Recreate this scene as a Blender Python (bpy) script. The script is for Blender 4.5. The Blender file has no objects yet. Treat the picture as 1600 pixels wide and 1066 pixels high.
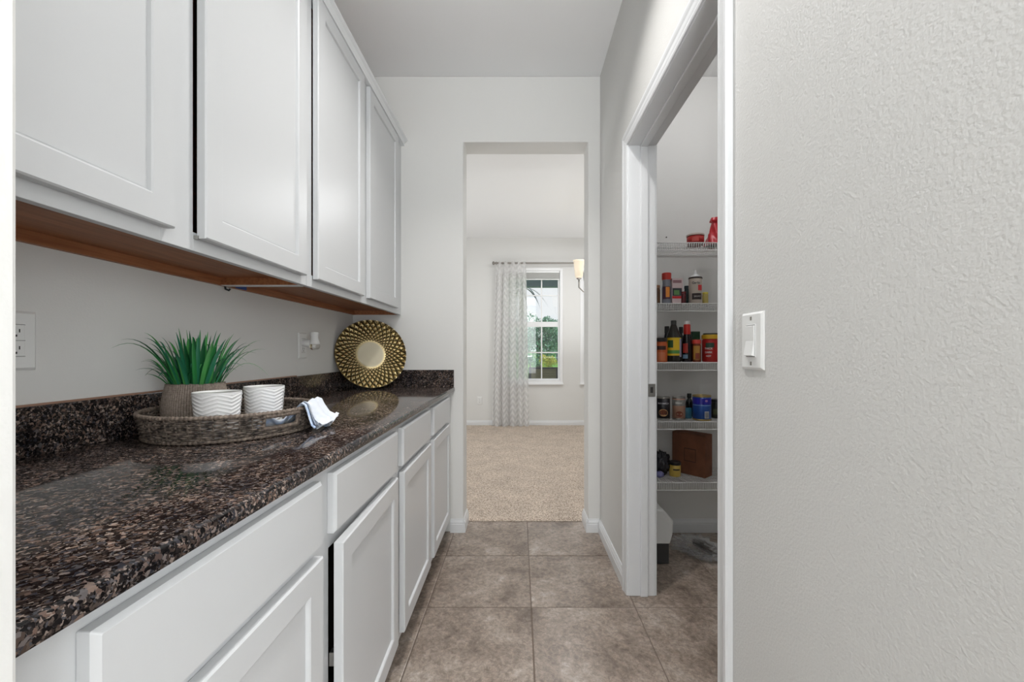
import bpy, bmesh, math, random
from math import log
from math import sin, cos, pi, radians, sqrt, atan2
from mathutils import Vector, Matrix
random.seed(7)
S = bpy.context.scene
COL = S.collection
F = 645.0; VX = 811.0; VY = 549.0; H = 1.12          # focal length in px, vanishing point, eye height

# ------------------------------------------------------------------ camera, world, lights, exposure
cam = bpy.data.cameras.new('camera'); cam.sensor_width = 36; cam.lens = F/1600*36
cam.shift_x = -(VX-800)/1600; cam.shift_y = (VY-533)/1600; cam.clip_start = 0.02; cam.clip_end = 200
co = bpy.data.objects.new('camera', cam); COL.objects.link(co)
co.location = (0, 0, H); co.rotation_euler = (pi/2, 0, 0); S.camera = co
S.view_settings.view_transform = 'Standard'; S.view_settings.look = 'None'
S.view_settings.gamma = 1; S.view_settings.use_curve_mapping = False
S.view_settings.exposure = 0.06

w = bpy.data.worlds.new('sky'); S.world = w; w.use_nodes = True
nt = w.node_tree; nt.nodes.clear()
N = nt.nodes.new; L = nt.links.new
wo = N('ShaderNodeOutputWorld'); bg = N('ShaderNodeBackground'); tc = N('ShaderNodeTexCoord')
sep = N('ShaderNodeSeparateXYZ'); L(tc.outputs['Generated'], sep.inputs[0])
grad = N('ShaderNodeValToRGB'); L(sep.outputs['Z'], grad.inputs[0])
grad.color_ramp.elements[0].position = 0.0; grad.color_ramp.elements[0].color = (0.72, 0.82, 0.93, 1)
grad.color_ramp.elements[1].position = 0.6; grad.color_ramp.elements[1].color = (0.25, 0.48, 0.80, 1)
ns = N('ShaderNodeTexNoise'); ns.inputs['Scale'].default_value = 5.0; ns.inputs['Detail'].default_value = 7
L(tc.outputs['Generated'], ns.inputs['Vector'])
cr = N('ShaderNodeValToRGB'); L(ns.outputs[0], cr.inputs[0])
cr.color_ramp.elements[0].position = 0.40; cr.color_ramp.elements[1].position = 0.58
mx = N('ShaderNodeMix'); mx.data_type = 'RGBA'; L(cr.outputs[0], mx.inputs[0]); L(grad.outputs[0], mx.inputs[6])
mx.inputs[7].default_value = (0.92, 0.93, 0.96, 1)
L(mx.outputs[2], bg.inputs[0]); bg.inputs[1].default_value = 1.0; L(bg.outputs[0], wo.inputs[0])

def light(name, kind, loc, power, size=0.2, size_y=None, rot=(0, 0, 0), color=(1, 1, 1), spread=None):
    l = bpy.data.lights.new(name, kind); l.energy = power; l.color = color
    if kind == 'AREA':
        l.size = size
        if size_y: l.shape = 'RECTANGLE'; l.size_y = size_y
        else: l.shape = 'DISK'
        if spread: l.spread = spread
    elif kind == 'SUN': l.angle = radians(2)
    else: l.shadow_soft_size = size
    o = bpy.data.objects.new(name, l); COL.objects.link(o); o.location = loc; o.rotation_euler = rot
    return o
light('hall_downlight_bulb', 'AREA', (-0.02, 1.36, 2.795), 10.0, 0.13, color=(1, 0.985, 0.965), spread=radians(118))
light('kitchen_front_fill', 'AREA', (0.55, -2.85, 1.35), 46, 2.6, 2.1, rot=(pi/2, 0, 0), color=(0.92, 0.968, 1))  # added frontal fill behind the camera; the back wall has no window
light('kitchen_side_fill', 'AREA', (2.5, -2.0, 1.3), 60, 1.9, 2.0, rot=(pi/2, 0, pi/2), color=(0.92, 0.968, 1))  # added fill from behind right, brightens left wall and cabinets; no window modelled
light('kitchen_up_fill', 'AREA', (0.22, -1.45, 0.95), 88, 0.5, rot=(pi, 0, 0), color=(0.94, 0.975, 1))  # added upward fill to brighten the hall ceiling, not an actual lamp
light('pantry_ceiling_bulb', 'POINT', (1.05, 1.75, 2.66), 7.5, 0.09, color=(0.98, 0.985, 1))
light('dining_overhead_fill', 'AREA', (0.9, 4.65, 2.74), 21, 1.0, 1.0, color=(0.97, 0.985, 1))  # added overhead fill to brighten the carpet and dining room; no fixture there
light('dining_up_fill', 'AREA', (1.2, 4.6, 1.0), 15, 1.6, rot=(pi, 0, 0), color=(0.97, 0.985, 1))  # added upward fill that evens out the dining ceiling; no lamp stands here
light('dining_side_fill', 'AREA', (-2.35, 4.4, 1.5), 26, 2.0, 1.7, rot=(pi/2, 0, -pi/2), color=(0.93, 0.97, 1))  # added side fill for the dining room; the left wall has no window
light('sun', 'SUN', (0, 20, 10), 2.2, rot=(radians(38), radians(25), 0), color=(1, 0.96, 0.9))

# ------------------------------------------------------------------ helpers
def rgb(r, g, b):
    def f(c):
        c /= 255.0
        return c/12.92 if c <= 0.04045 else ((c+0.055)/1.055)**2.4
    return (f(r), f(g), f(b), 1)

def px(x, Y): return (x-VX)/F*Y
def pz(y, Y): return H+(VY-y)/F*Y

def mat(name, col, rough=0.5, metal=0, bump=None, coat=0, noise=None, alpha=None, transmission=0, emit=None, spec=None):
    """plain principled; bump=(scale,strength,distance); noise=(scale, col2, lo, hi)"""
    m = bpy.data.materials.new(name); m.use_nodes = True
    t = m.node_tree; b = t.nodes['Principled BSDF']
    b.inputs['Base Color'].default_value = col; b.inputs['Roughness'].default_value = rough
    b.inputs['Metallic'].default_value = metal; b.inputs['Coat Weight'].default_value = coat
    b.inputs['Transmission Weight'].default_value = transmission
    if spec is not None: b.inputs['Specular IOR Level'].default_value = spec
    if alpha is not None: b.inputs['Alpha'].default_value = alpha
    if emit: b.inputs['Emission Color'].default_value = emit[0]; b.inputs['Emission Strength'].default_value = emit[1]
    g = t.nodes.new('ShaderNodeNewGeometry')
    if noise:
        n = t.nodes.new('ShaderNodeTexNoise'); n.inputs['Scale'].default_value = noise[0]; n.inputs['Detail'].default_value = 6
        t.links.new(g.outputs['Position'], n.inputs['Vector'])
        r = t.nodes.new('ShaderNodeValToRGB'); r.color_ramp.elements[0].position = noise[2]; r.color_ramp.elements[1].position = noise[3]
        r.color_ramp.elements[0].color = col; r.color_ramp.elements[1].color = noise[1]
        t.links.new(n.outputs[0], r.inputs[0]); t.links.new(r.outputs[0], b.inputs['Base Color'])
    if bump:
        n = t.nodes.new('ShaderNodeTexNoise'); n.inputs['Scale'].default_value = bump[0]; n.inputs['Detail'].default_value = 2
        t.links.new(g.outputs['Position'], n.inputs['Vector'])
        bp = t.nodes.new('ShaderNodeBump'); bp.inputs['Strength'].default_value = bump[1]; bp.inputs['Distance'].default_value = bump[2]
        t.links.new(n.outputs[0], bp.inputs['Height']); t.links.new(bp.outputs[0], b.inputs['Normal'])
    return m

M = {}
M['wall'] = mat('wall_paint', rgb(224, 223, 220), 0.6, bump=(200, 0.16, 0.002))
M['wall_t'] = mat('orange_peel_wall_paint', rgb(212, 211, 208), 0.6, bump=(185, 0.42, 0.0024))
M['ceiling'] = mat('ceiling_paint', rgb(240, 240, 240), 0.75, bump=(180, 0.2, 0.002))
M['trim'] = mat('white_trim_gloss', rgb(224, 225, 226), 0.3, bump=(30, 0.05, 0.001))
M['cab'] = mat('white_cabinet_paint', rgb(205, 206, 207), 0.32, bump=(90, 0.06, 0.0006))
M['dark'] = mat('cabinet_interior', rgb(70, 55, 45), 0.8)
M['plastic'] = mat('white_plastic', rgb(232, 232, 230), 0.35)
M['slot'] = mat('dark_slot', rgb(40, 38, 36), 0.6)
M['grout'] = mat('grout', rgb(108, 94, 84), 0.9, bump=(300, 0.3, 0.001))
M['wire'] = mat('white_wire_coating', rgb(235, 235, 234), 0.4)
M['steel'] = mat('brushed_steel', rgb(170, 168, 164), 0.35, metal=1)
M['nickel'] = mat('satin_nickel', rgb(150, 146, 140), 0.4, metal=0.9)
M['black'] = mat('black_plastic', rgb(22, 22, 24), 0.4)
M['caulk'] = mat('brown_caulk_line', rgb(165, 128, 108), 0.7)

def wood_mat():
    m = bpy.data.materials.new('maple_veneer'); m.use_nodes = True; t = m.node_tree; b = t.nodes['Principled BSDF']
    g = t.nodes.new('ShaderNodeNewGeometry'); mp = t.nodes.new('ShaderNodeMapping'); mp.inputs['Scale'].default_value = (60, 3, 60)
    n = t.nodes.new('ShaderNodeTexNoise'); n.inputs['Scale'].default_value = 2; n.inputs['Detail'].default_value = 5
    r = t.nodes.new('ShaderNodeValToRGB'); r.color_ramp.elements[0].color = rgb(138, 84, 50); r.color_ramp.elements[1].color = rgb(172, 112, 72)
    r.color_ramp.elements[0].position = .3; r.color_ramp.elements[1].position = .7
    t.links.new(g.outputs['Position'], mp.inputs[0]); t.links.new(mp.outputs[0], n.inputs['Vector'])
    t.links.new(n.outputs[0], r.inputs[0]); t.links.new(r.outputs[0], b.inputs['Base Color']); b.inputs['Roughness'].default_value = .55
    return m
M['wood'] = wood_mat()

def granite_mat():
    m = bpy.data.materials.new('brown_black_granite'); m.use_nodes = True; t = m.node_tree; b = t.nodes['Principled BSDF']
    g = t.nodes.new('ShaderNodeNewGeometry')
    def node(k, **kw):
        n = t.nodes.new(k)
        for a, v in kw.items(): n.inputs[a].default_value = v
        return n
    def ramp(src, st, const=True):
        r = t.nodes.new('ShaderNodeValToRGB'); r.color_ramp.interpolation = 'CONSTANT' if const else 'LINEAR'; e = r.color_ramp.elements
        e[0].position = st[0][0]; e[0].color = st[0][1]; e[1].position = st[-1][0]; e[1].color = st[-1][1]
        for p, c in st[1:-1]:
            x = e.new(p); x.color = c
        t.links.new(src, r.inputs[0]); return r
    def mix(a, b_, mode, f):
        q = t.nodes.new('ShaderNodeMix'); q.data_type = 'RGBA'; q.blend_type = mode
        if isinstance(f, float): q.inputs[0].default_value = f
        else: t.links.new(f, q.inputs[0])
        t.links.new(a, q.inputs[6]); t.links.new(b_, q.inputs[7]); return q.outputs[2]
    nz = node('ShaderNodeTexNoise', Scale=160, Detail=3); t.links.new(g.outputs['Position'], nz.inputs['Vector'])
    ad = t.nodes.new('ShaderNodeMix'); ad.data_type = 'VECTOR'; ad.inputs[0].default_value = 0.007
    t.links.new(g.outputs['Position'], ad.inputs[4]); t.links.new(nz.outputs[1], ad.inputs[5])
    def vor(sc, ch):
        v = node('ShaderNodeTexVoronoi', Scale=sc); t.links.new(ad.outputs[1], v.inputs['Vector'])
        sp = t.nodes.new('ShaderNodeSeparateColor'); t.links.new(v.outputs['Color'], sp.inputs[0]); return sp.outputs[ch]
    big = ramp(vor(165, 0), [(0, rgb(30, 28, 29)), (.26, rgb(46, 42, 41)), (.42, rgb(80, 69, 63)), (.58, rgb(114, 96, 87)), (.68, rgb(70, 70, 76)), (.78, rgb(142, 124, 113)), (.88, rgb(112, 108, 108)), (.95, rgb(168, 154, 144))])
    small = ramp(vor(360, 1), [(0, rgb(24, 23, 24)), (.38, rgb(58, 53, 51)), (.60, rgb(94, 84, 78)), (.74, rgb(80, 81, 86)), (.86, rgb(150, 138, 130))])
    sel = ramp(vor(210, 2), [(0, (0, 0, 0, 1)), (.52, (1, 1, 1, 1))])
    c = mix(big.outputs[0], small.outputs[0], 'MIX', sel.outputs[0])
    bn = node('ShaderNodeTexNoise', Scale=11, Detail=4); t.links.new(g.outputs['Position'], bn.inputs['Vector'])
    br = ramp(bn.outputs[0], [(.32, (.42, .42, .45, 1)), (.7, (1.1, 1.02, .97, 1))], False)
    c = mix(c, br.outputs[0], 'MULTIPLY', 1.0)
    t.links.new(c, b.inputs['Base Color']); b.inputs['Roughness'].default_value = .08; b.inputs['Specular IOR Level'].default_value = .2
    return m
M['granite'] = granite_mat()

def tile_mat(i):
    m = bpy.data.materials.new('stone_tile_%d' % i); m.use_nodes = True; t = m.node_tree; b = t.nodes['Principled BSDF']
    g = t.nodes.new('ShaderNodeNewGeometry'); mp = t.nodes.new('ShaderNodeMapping')
    mp.inputs['Location'].default_value = (i*3.1, i*1.7, 0); mp.inputs['Rotation'].default_value = (0, 0, i*.9)
    t.links.new(g.outputs['Position'], mp.inputs[0])
    def nz(sc, det, ro, dist=0):
        n = t.nodes.new('ShaderNodeTexNoise'); n.inputs['Scale'].default_value = sc; n.inputs['Detail'].default_value = det
        n.inputs['Roughness'].default_value = ro; n.inputs['Distortion'].default_value = dist
        t.links.new(mp.outputs[0], n.inputs['Vector']); return n
    def ramp(src, st):
        r = t.nodes.new('ShaderNodeValToRGB'); e = r.color_ramp.elements
        e[0].position = st[0][0]; e[0].color = st[0][1]; e[1].position = st[-1][0]; e[1].color = st[-1][1]
        for p, c in st[1:-1]:
            x = e.new(p); x.color = c
        t.links.new(src, r.inputs[0]); return r
    n = nz(4.2, 14, .74, .15)
    r = ramp(n.outputs[0], [(.34, rgb(105, 93, 83)), (.47, rgb(135, 121, 110)), (.57, rgb(151, 138, 127)), (.74, rgb(186, 175, 166))])
    n2 = nz(48, 8, .65, .5)
    r2 = ramp(n2.outputs[0], [(.30, (.66, .64, .63, 1)), (.5, (1, 1, 1, 1)), (.72, (1.34, 1.32, 1.3, 1))])
    n4 = nz(17, 12, .7, 1.6)
    r4 = ramp(n4.outputs[0], [(.475, (1, 1, 1, 1)), (.497, (1.4, 1.4, 1.4, 1)), (.503, (1.4, 1.4, 1.4, 1)), (.525, (1, 1, 1, 1))])
    mm = t.nodes.new('ShaderNodeMix'); mm.data_type = 'RGBA'; mm.blend_type = 'MULTIPLY'; mm.inputs[0].default_value = 1.0
    t.links.new(r.outputs[0], mm.inputs[6]); t.links.new(r2.outputs[0], mm.inputs[7])
    m3 = t.nodes.new('ShaderNodeMix'); m3.data_type = 'RGBA'; m3.blend_type = 'MULTIPLY'; m3.inputs[0].default_value = .8
    t.links.new(mm.outputs[2], m3.inputs[6]); t.links.new(r4.outputs[0], m3.inputs[7])
    t.links.new(m3.outputs[2], b.inputs['Base Color']); b.inputs['Roughness'].default_value = .27
    bp = t.nodes.new('ShaderNodeBump'); bp.inputs['Strength'].default_value = .3; bp.inputs['Distance'].default_value = .002
    t.links.new(n2.outputs[0], bp.inputs['Height']); t.links.new(bp.outputs[0], b.inputs['Normal'])
    return m
TILES = [tile_mat(i) for i in range(4)]

class MB:
    """collects geometry and links it as ONE mesh object"""
    def __init__(s): s.v = []; s.f = []; s.mi = []; s.cur = 0
    def add(s, vs, fs):
        o = len(s.v); s.v += [tuple(a) for a in vs]; s.f += [tuple(i+o for i in f) for f in fs]; s.mi += [s.cur]*len(fs); return s
    def box(s, x0, x1, y0, y1, z0, z1):
        if x0 > x1: x0, x1 = x1, x0
        if y0 > y1: y0, y1 = y1, y0
        if z0 > z1: z0, z1 = z1, z0
        return s.add([(x0, y0, z0), (x1, y0, z0), (x1, y1, z0), (x0, y1, z0), (x0, y0, z1), (x1, y0, z1), (x1, y1, z1), (x0, y1, z1)],
                     [(0, 3, 2, 1), (4, 5, 6, 7), (0, 1, 5, 4), (1, 2, 6, 5), (2, 3, 7, 6), (3, 0, 4, 7)])
    def tube(s, pts, r, n=8, closed=False, cap=True):
        pts = [Vector(p) for p in pts]; m = len(pts); rs = r if isinstance(r, (list, tuple)) else [r]*m
        vs = []; up = None
        for i, p in enumerate(pts):
            a = pts[(i-1) % m] if (closed or i > 0) else p; b = pts[(i+1) % m] if (closed or i < m-1) else p
            d = (b-a).normalized()
            if up is None:
                up = Vector((0, 0, 1)) if abs(d.z) < .9 else Vector((1, 0, 0))
            sx = d.cross(up)
            if sx.length < 1e-6: sx = d.cross(Vector((0, 1, 0)))
            sx.normalize(); uy = sx.cross(d).normalized(); up = uy
            for k in range(n):
                t = 2*pi*k/n; vs.append(p+sx*cos(t)*rs[i]+uy*sin(t)*rs[i])
        fs = []
        for i in range(m if closed else m-1):
            j = (i+1) % m
            for k in range(n):
                l = (k+1) % n; fs.append((i*n+k, i*n+l, j*n+l, j*n+k))
        if cap and not closed: fs.append(tuple(range(n))[::-1]); fs.append(tuple((m-1)*n+k for k in range(n)))
        return s.add(vs, fs)
    def lathe(s, prof, n=28, c=(0, 0, 0), a0=0, a1=2*pi):
        full = abs(a1-a0-2*pi) < 1e-6; m = len(prof); cols = n if full else n+1; vs = []
        for k in range(cols):
            t = a0+(a1-a0)*k/n
            for r, z in prof: vs.append((c[0]+r*cos(t), c[1]+r*sin(t), c[2]+z))
        fs = []
        for k in range(n):
            l = (k+1) % cols
            for i in range(m-1): fs.append((k*m+i, l*m+i, l*m+i+1, k*m+i+1))
        if full:
            if prof[0][0] > 1e-6: fs.append(tuple(k*m for k in range(n))[::-1])
            if prof[-1][0] > 1e-6: fs.append(tuple(k*m+m-1 for k in range(n)))
        return s.add(vs, fs)
    def grid(s, fn, nu, nv, wrap=False):
        vs = [fn(i/nu, j/nv) for i in range(nu if wrap else nu+1) for j in range(nv+1)]; w_ = nv+1
        fs = [(i*w_+j, ((i+1) % nu if wrap else i+1)*w_+j, ((i+1) % nu if wrap else i+1)*w_+j+1, i*w_+j+1) for i in range(nu) for j in range(nv)]
        return s.add(vs, fs)
    def extrude_y(s, prof, y0, y1):          # prof: closed (x,z) polygon
        n = len(prof)
        return s.add([(x, y0, z) for x, z in prof]+[(x, y1, z) for x, z in prof],
                     [tuple(range(n))[::-1], tuple(range(n, 2*n))]+[(i, (i+1) % n, n+(i+1) % n, n+i) for i in range(n)])
    def extrude_x(s, prof, x0, x1):          # prof: closed (y,z)
        n = len(prof)
        return s.add([(x0, y, z) for y, z in prof]+[(x1, y, z) for y, z in prof],
                     [tuple(range(n)), tuple(range(n, 2*n))[::-1]]+[(i, n+i, n+(i+1) % n, (i+1) % n) for i in range(n)])
    def extrude_z(s, prof, z0, z1):          # prof: closed (x,y)
        n = len(prof)
        return s.add([(x, y, z0) for x, y in prof]+[(x, y, z1) for x, y in prof],
                     [tuple(range(n))[::-1], tuple(range(n, 2*n))]+[(i, (i+1) % n, n+(i+1) % n, n+i) for i in range(n)])
    def build(s, name, m, parent=None, smooth=False, bevel=0, seg=2, recalc=True, solid=0):
        me = bpy.data.meshes.new(name); me.from_pydata(s.v, [], s.f)
        ms = m if isinstance(m, (list, tuple)) else [m]
        for a in ms: me.materials.append(a)
        if len(ms) > 1: me.polygons.foreach_set('material_index', s.mi)
        if recalc:
            bm = bmesh.new(); bm.from_mesh(me); bmesh.ops.recalc_face_normals(bm, faces=bm.faces[:]); bm.to_mesh(me); bm.free()
        if smooth:
            me.polygons.foreach_set('use_smooth', [True]*len(me.polygons))
            if smooth != 'all': me.set_sharp_from_angle(angle=radians(40))
        o = bpy.data.objects.new(name, me); COL.objects.link(o)
        if solid:
            q = o.modifiers.new('solid', 'SOLIDIFY'); q.thickness = solid; q.offset = 0
        if bevel:
            q = o.modifiers.new('bevel', 'BEVEL'); q.width = bevel; q.segments = seg; q.limit_method = 'ANGLE'
            q.angle_limit = radians(50)
        if parent: o.parent = parent
        return o

def tag(o, label, cat, group=None, kind=None):
    o['label'] = label; o['category'] = cat
    if group: o['group'] = group
    if kind: o['kind'] = kind
    return o
def thing(name, label, cat, loc=(0, 0, 0), rz=0, group=None, rot=None):
    o = bpy.data.objects.new(name, None); COL.objects.link(o); o.location = loc
    o.rotation_euler = rot if rot else (0, 0, rz); o.empty_display_size = .05
    return tag(o, label, cat, group)
def struct(o, label=None, cat=None):
    o['kind'] = 'structure'
    if label: o['label'] = label
    if cat: o['category'] = cat
    return o

FY = 2.558; FY2 = 2.722; CEIL = 2.825; RX = 0.502; RX2 = 0.622; LX = -1.03; DY = 6.20
DJ0, DJ1, DH = 1.03, 1.888, 2.062                     # pantry door opening: near jamb, far jamb, head
OX0, OX1, OH = -0.345, 0.428, 2.417                   # opening to the dining room
T = 0.4555; GX = 0.053; GY = 1.806

# ------------------------------------------------------------------ structure
def wall(name, boxes, label, m='wall', bevel=0):
    b = MB()
    for q in boxes: b.box(*q)
    return struct(b.build(name, M[m], bevel=bevel), label, 'wall')
wall('wall_left', [(LX-.12, LX, .18, FY, 0, CEIL)], 'white wall behind the granite counter and cabinets')
def wall_poly(name, mb, label, bevel=0, m='wall'): return struct(mb.build(name, M[m], bevel=bevel), label, 'wall')
wall('wall_left_front', [(-2.6, -.3755, .18, .31, 0, CEIL)], 'white wall end in the left foreground', bevel=.004)
wall_poly('wall_right', MB().extrude_x([(.15, 0), (DJ0-.012, 0), (DJ0-.012, DH+.012), (DJ1+.012, DH+.012), (DJ1+.012, 0), (FY, 0), (FY, CEIL), (.15, CEIL)], RX, RX2), 'textured white wall with the light switch and the pantry doorway', 0, 'wall_t')
wall_poly('wall_far', MB().extrude_y([(LX-.12, 0), (OX0, 0), (OX0, OH), (OX1, OH), (OX1, 0), (2.0, 0), (2.0, CEIL), (LX-.12, CEIL)], FY, FY2), 'white end wall with a square opening to the dining room', bevel=.006)
wall('wall_pantry_right', [(1.62, 1.72, .15, FY, 0, CEIL)], 'white right wall inside the pantry')
wall('wall_pantry_front', [(RX2, 1.62, .15, .25, 0, CEIL)], 'white front wall inside the pantry')
wall('wall_back', [(-2.6, 2.6, -3.1, -3.0, 0, CEIL)], 'white wall behind the viewpoint')
wall('wall_kitchen_left', [(-2.7, -2.6, -3.1, .31, 0, CEIL)], 'white kitchen wall left of the viewpoint')
wall('wall_kitchen_right', [(2.6, 2.7, -3.1, .15, 0, CEIL), (1.72, 2.7, .15, .25, 0, CEIL)], 'white kitchen wall right of the viewpoint')
wall('wall_dining_left', [(-2.6, -2.5, FY2, DY, 0, CEIL)], 'white left wall of the dining room')
wall('wall_dining_right', [(2.6, 2.7, FY2, DY, 0, CEIL)], 'white right wall of the dining room')
wall('wall_dining_near', [(-2.5, LX-.12, FY, FY2, 0, CEIL), (2.0, 2.6, FY, FY2, 0, CEIL)], 'white near wall of the dining room')
# far wall with two windows
W1 = (px(787, DY), px(878, DY)); W2 = (px(908, DY), px(908, DY)+(W1[1]-W1[0])); WZ0, WZ1 = pz(600, DY), pz(420, DY)
o = wall('wall_dining_far', [(-2.6, W1[0], DY, DY+.18, 0, CEIL), (W1[1], W2[0], DY, DY+.18, 0, CEIL), (W2[1], 2.7, DY, DY+.18, 0, CEIL),
         (W1[0], W1[1], DY, DY+.18, 0, WZ0), (W1[0], W1[1], DY, DY+.18, WZ1, CEIL), (W2[0], W2[1], DY, DY+.18, 0, WZ0), (W2[0], W2[1], DY, DY+.18, WZ1, CEIL)],
         'pale dining room wall with the windows')
b = MB().box(-2.7, 2.7, -3.1, DY+.18, CEIL, CEIL+.1)
struct(b.build('ceiling', M['ceiling']), 'smooth white ceiling', 'ceiling')

fl = MB().box(-2.7, 2.7, -3.1, FY2-.004, -.06, -.0025).build('floor', M['grout'])
struct(fl, 'grey brown stone tile floor with brown grout', 'floor')
g = .0022
cache = {}
for i in range(-6, 6):
    for j in range(-11, 2):
        x0 = GX+i*T; y0 = GY+j*T; x1, y1 = x0+T, y0+T
        if j == 2: continue
        x0c, x1c = max(x0, -2.6), min(x1, 2.6)
        y0c, y1c = max(y0, -3.0), min(y1, FY2-.006)
        # cut tiles at the walls
        if y1 > .2 and x1 < -1.1: continue
        if y1 > FY and x1 < OX0-.2: continue
        if x0 > 1.6 and y0 > .2: continue
        if x1c-x0c < .02 or y1c-y0c < .02: continue
        key = (round(x1c-x0c, 3), round(y1c-y0c, 3), (i*5+j*3+i*j) % 4)
        if key not in cache:
            w_, d_ = key[0]-2*g, key[1]-2*g; e = .0025
            q = MB().add([(0, 0, -.004), (w_, 0, -.004), (w_, d_, -.004), (0, d_, -.004), (0, 0, -.0012), (w_, 0, -.0012), (w_, d_, -.0012), (0, d_, -.0012), (e, e, 0), (w_-e, e, 0), (w_-e, d_-e, 0), (e, d_-e, 0)],
                         [(0, 1, 5, 4), (1, 2, 6, 5), (2, 3, 7, 6), (3, 0, 4, 7), (4, 5, 9, 8), (5, 6, 10, 9), (6, 7, 11, 10), (7, 4, 8, 11), (8, 9, 10, 11)])
            t_ = q.build('tile', TILES[key[2]]); cache[key] = t_
        else:
            t_ = cache[key].copy(); COL.objects.link(t_)
        t_.location = (x0c+g, y0c+g, random.uniform(-.0003, .0003)); t_.parent = fl

# carpet
def carpet_mat():
    m = mat('beige_carpet', rgb(196, 170, 146), .95); t = m.node_tree; b = t.nodes['Principled BSDF']
    g_ = t.nodes.new('ShaderNodeNewGeometry')
    n = t.nodes.new('ShaderNodeTexNoise'); n.inputs['Scale'].default_value = 130; n.inputs['Detail'].default_value = 3
    n3 = t.nodes.new('ShaderNodeTexNoise'); n3.inputs['Scale'].default_value = 5; n3.inputs['Detail'].default_value = 4
    t.links.new(g_.outputs['Position'], n.inputs['Vector']); t.links.new(g_.outputs['Position'], n3.inputs['Vector'])
    r = t.nodes.new('ShaderNodeValToRGB'); e = r.color_ramp.elements
    e[0].position = .34; e[0].color = rgb(142, 124, 108); e[1].position = .62; e[1].color = rgb(222, 206, 190)
    t.links.new(n.outputs[0], r.inputs[0])
    r3 = t.nodes.new('ShaderNodeValToRGB'); e = r3.color_ramp.elements
    e[0].position = .35; e[0].color = (.9, .9, .9, 1); e[1].position = .65; e[1].color = (1.06, 1.06, 1.06, 1)
    t.links.new(n3.outputs[0], r3.inputs[0])
    mm = t.nodes.new('ShaderNodeMix'); mm.data_type = 'RGBA'; mm.blend_type = 'MULTIPLY'; mm.inputs[0].default_value = 1
    t.links.new(r.outputs[0], mm.inputs[6]); t.links.new(r3.outputs[0], mm.inputs[7]); t.links.new(mm.outputs[2], b.inputs['Base Color'])
    bp = t.nodes.new('ShaderNodeBump'); bp.inputs['Strength'].default_value = .8; bp.inputs['Distance'].default_value = .008
    t.links.new(n.outputs[0], bp.inputs['Height']); t.links.new(bp.outputs[0], b.inputs['Normal'])
    return m
M['carpet'] = carpet_mat()
struct(MB().box(-2.6, 2.6, FY2, DY, -.06, -.001).build('floor_dining', M['grout']), 'subfloor of the dining room', 'floor')
rc = random.Random(3)
def cf(u, v):
    x = -2.5+5.1*u; y = FY2-.006+(DY-FY2+.006)*v*v*.5+(DY-FY2+.006)*v*.5
    z = .011+rc.uniform(-.0015, .0015)
    if v == 0: z = .001; y += rc.uniform(-.002, .002)
    return (min(x, 2.6), min(y, DY), z)
cp = MB().grid(cf, 420, 120).build('carpet', M['carpet'], smooth='all')
cp['kind'] = 'stuff'; tag(cp, 'beige cut pile carpet filling the dining room floor', 'carpet')

# baseboards
def bb_prof(h=.082, t=.014): return [(0, 0), (t, 0), (t, h*.62), (t*.85, h*.66), (t*.85, h*.76), (t*.5, h*.9), (t*.35, h), (0, h)]
def bb_y(name, x, sgn, y0, y1, label):       # runs along Y on a wall at x, sticks out sgn
    o = MB().extrude_y([(x+sgn*a, z) for a, z in bb_prof()], y0, y1).build(name, M['trim']); return struct(o, label, 'baseboard')
def bb_x(name, y, sgn, x0, x1, label):
    o = MB().extrude_x([(y+sgn*a, z) for a, z in bb_prof()], x0, x1).build(name, M['trim']); return struct(o, label, 'baseboard')
bb_y('baseboard_right_far', RX, -1, DJ1+.057, FY, 'white baseboard between pantry casing and end wall')
bb_y('baseboard_right_near', RX, -1, .15, DJ0-.057, 'white baseboard on the wall with the light switch')
bb_x('baseboard_far_right', FY, -1, OX1-.0133, RX, 'short white baseboard right of the dining opening')
bb_x('baseboard_far_left', FY, -1, -.424, OX0+.0133, 'short white baseboard left of the dining opening')
bb_y('baseboard_opening_right', OX1, -1, FY-.0133, FY2, 'white baseboard return in the right side of the opening')
bb_y('baseboard_opening_left', OX0, 1, FY-.0133, FY2, 'white baseboard return in the left side of the opening')
bb_x('baseboard_dining_far', DY, -1, -2.5, 2.6, 'white baseboard below the dining windows')
bb_y('baseboard_dining_left', -2.5, 1, FY2, DY, 'white baseboard on the left dining wall')
bb_x('baseboard_pantry_back', FY, -1, RX2, 1.62, 'white baseboard at the back of the pantry')
bb_y('baseboard_pantry_right', 1.62, -1, .25, FY, 'white baseboard on the right pantry wall')

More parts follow.
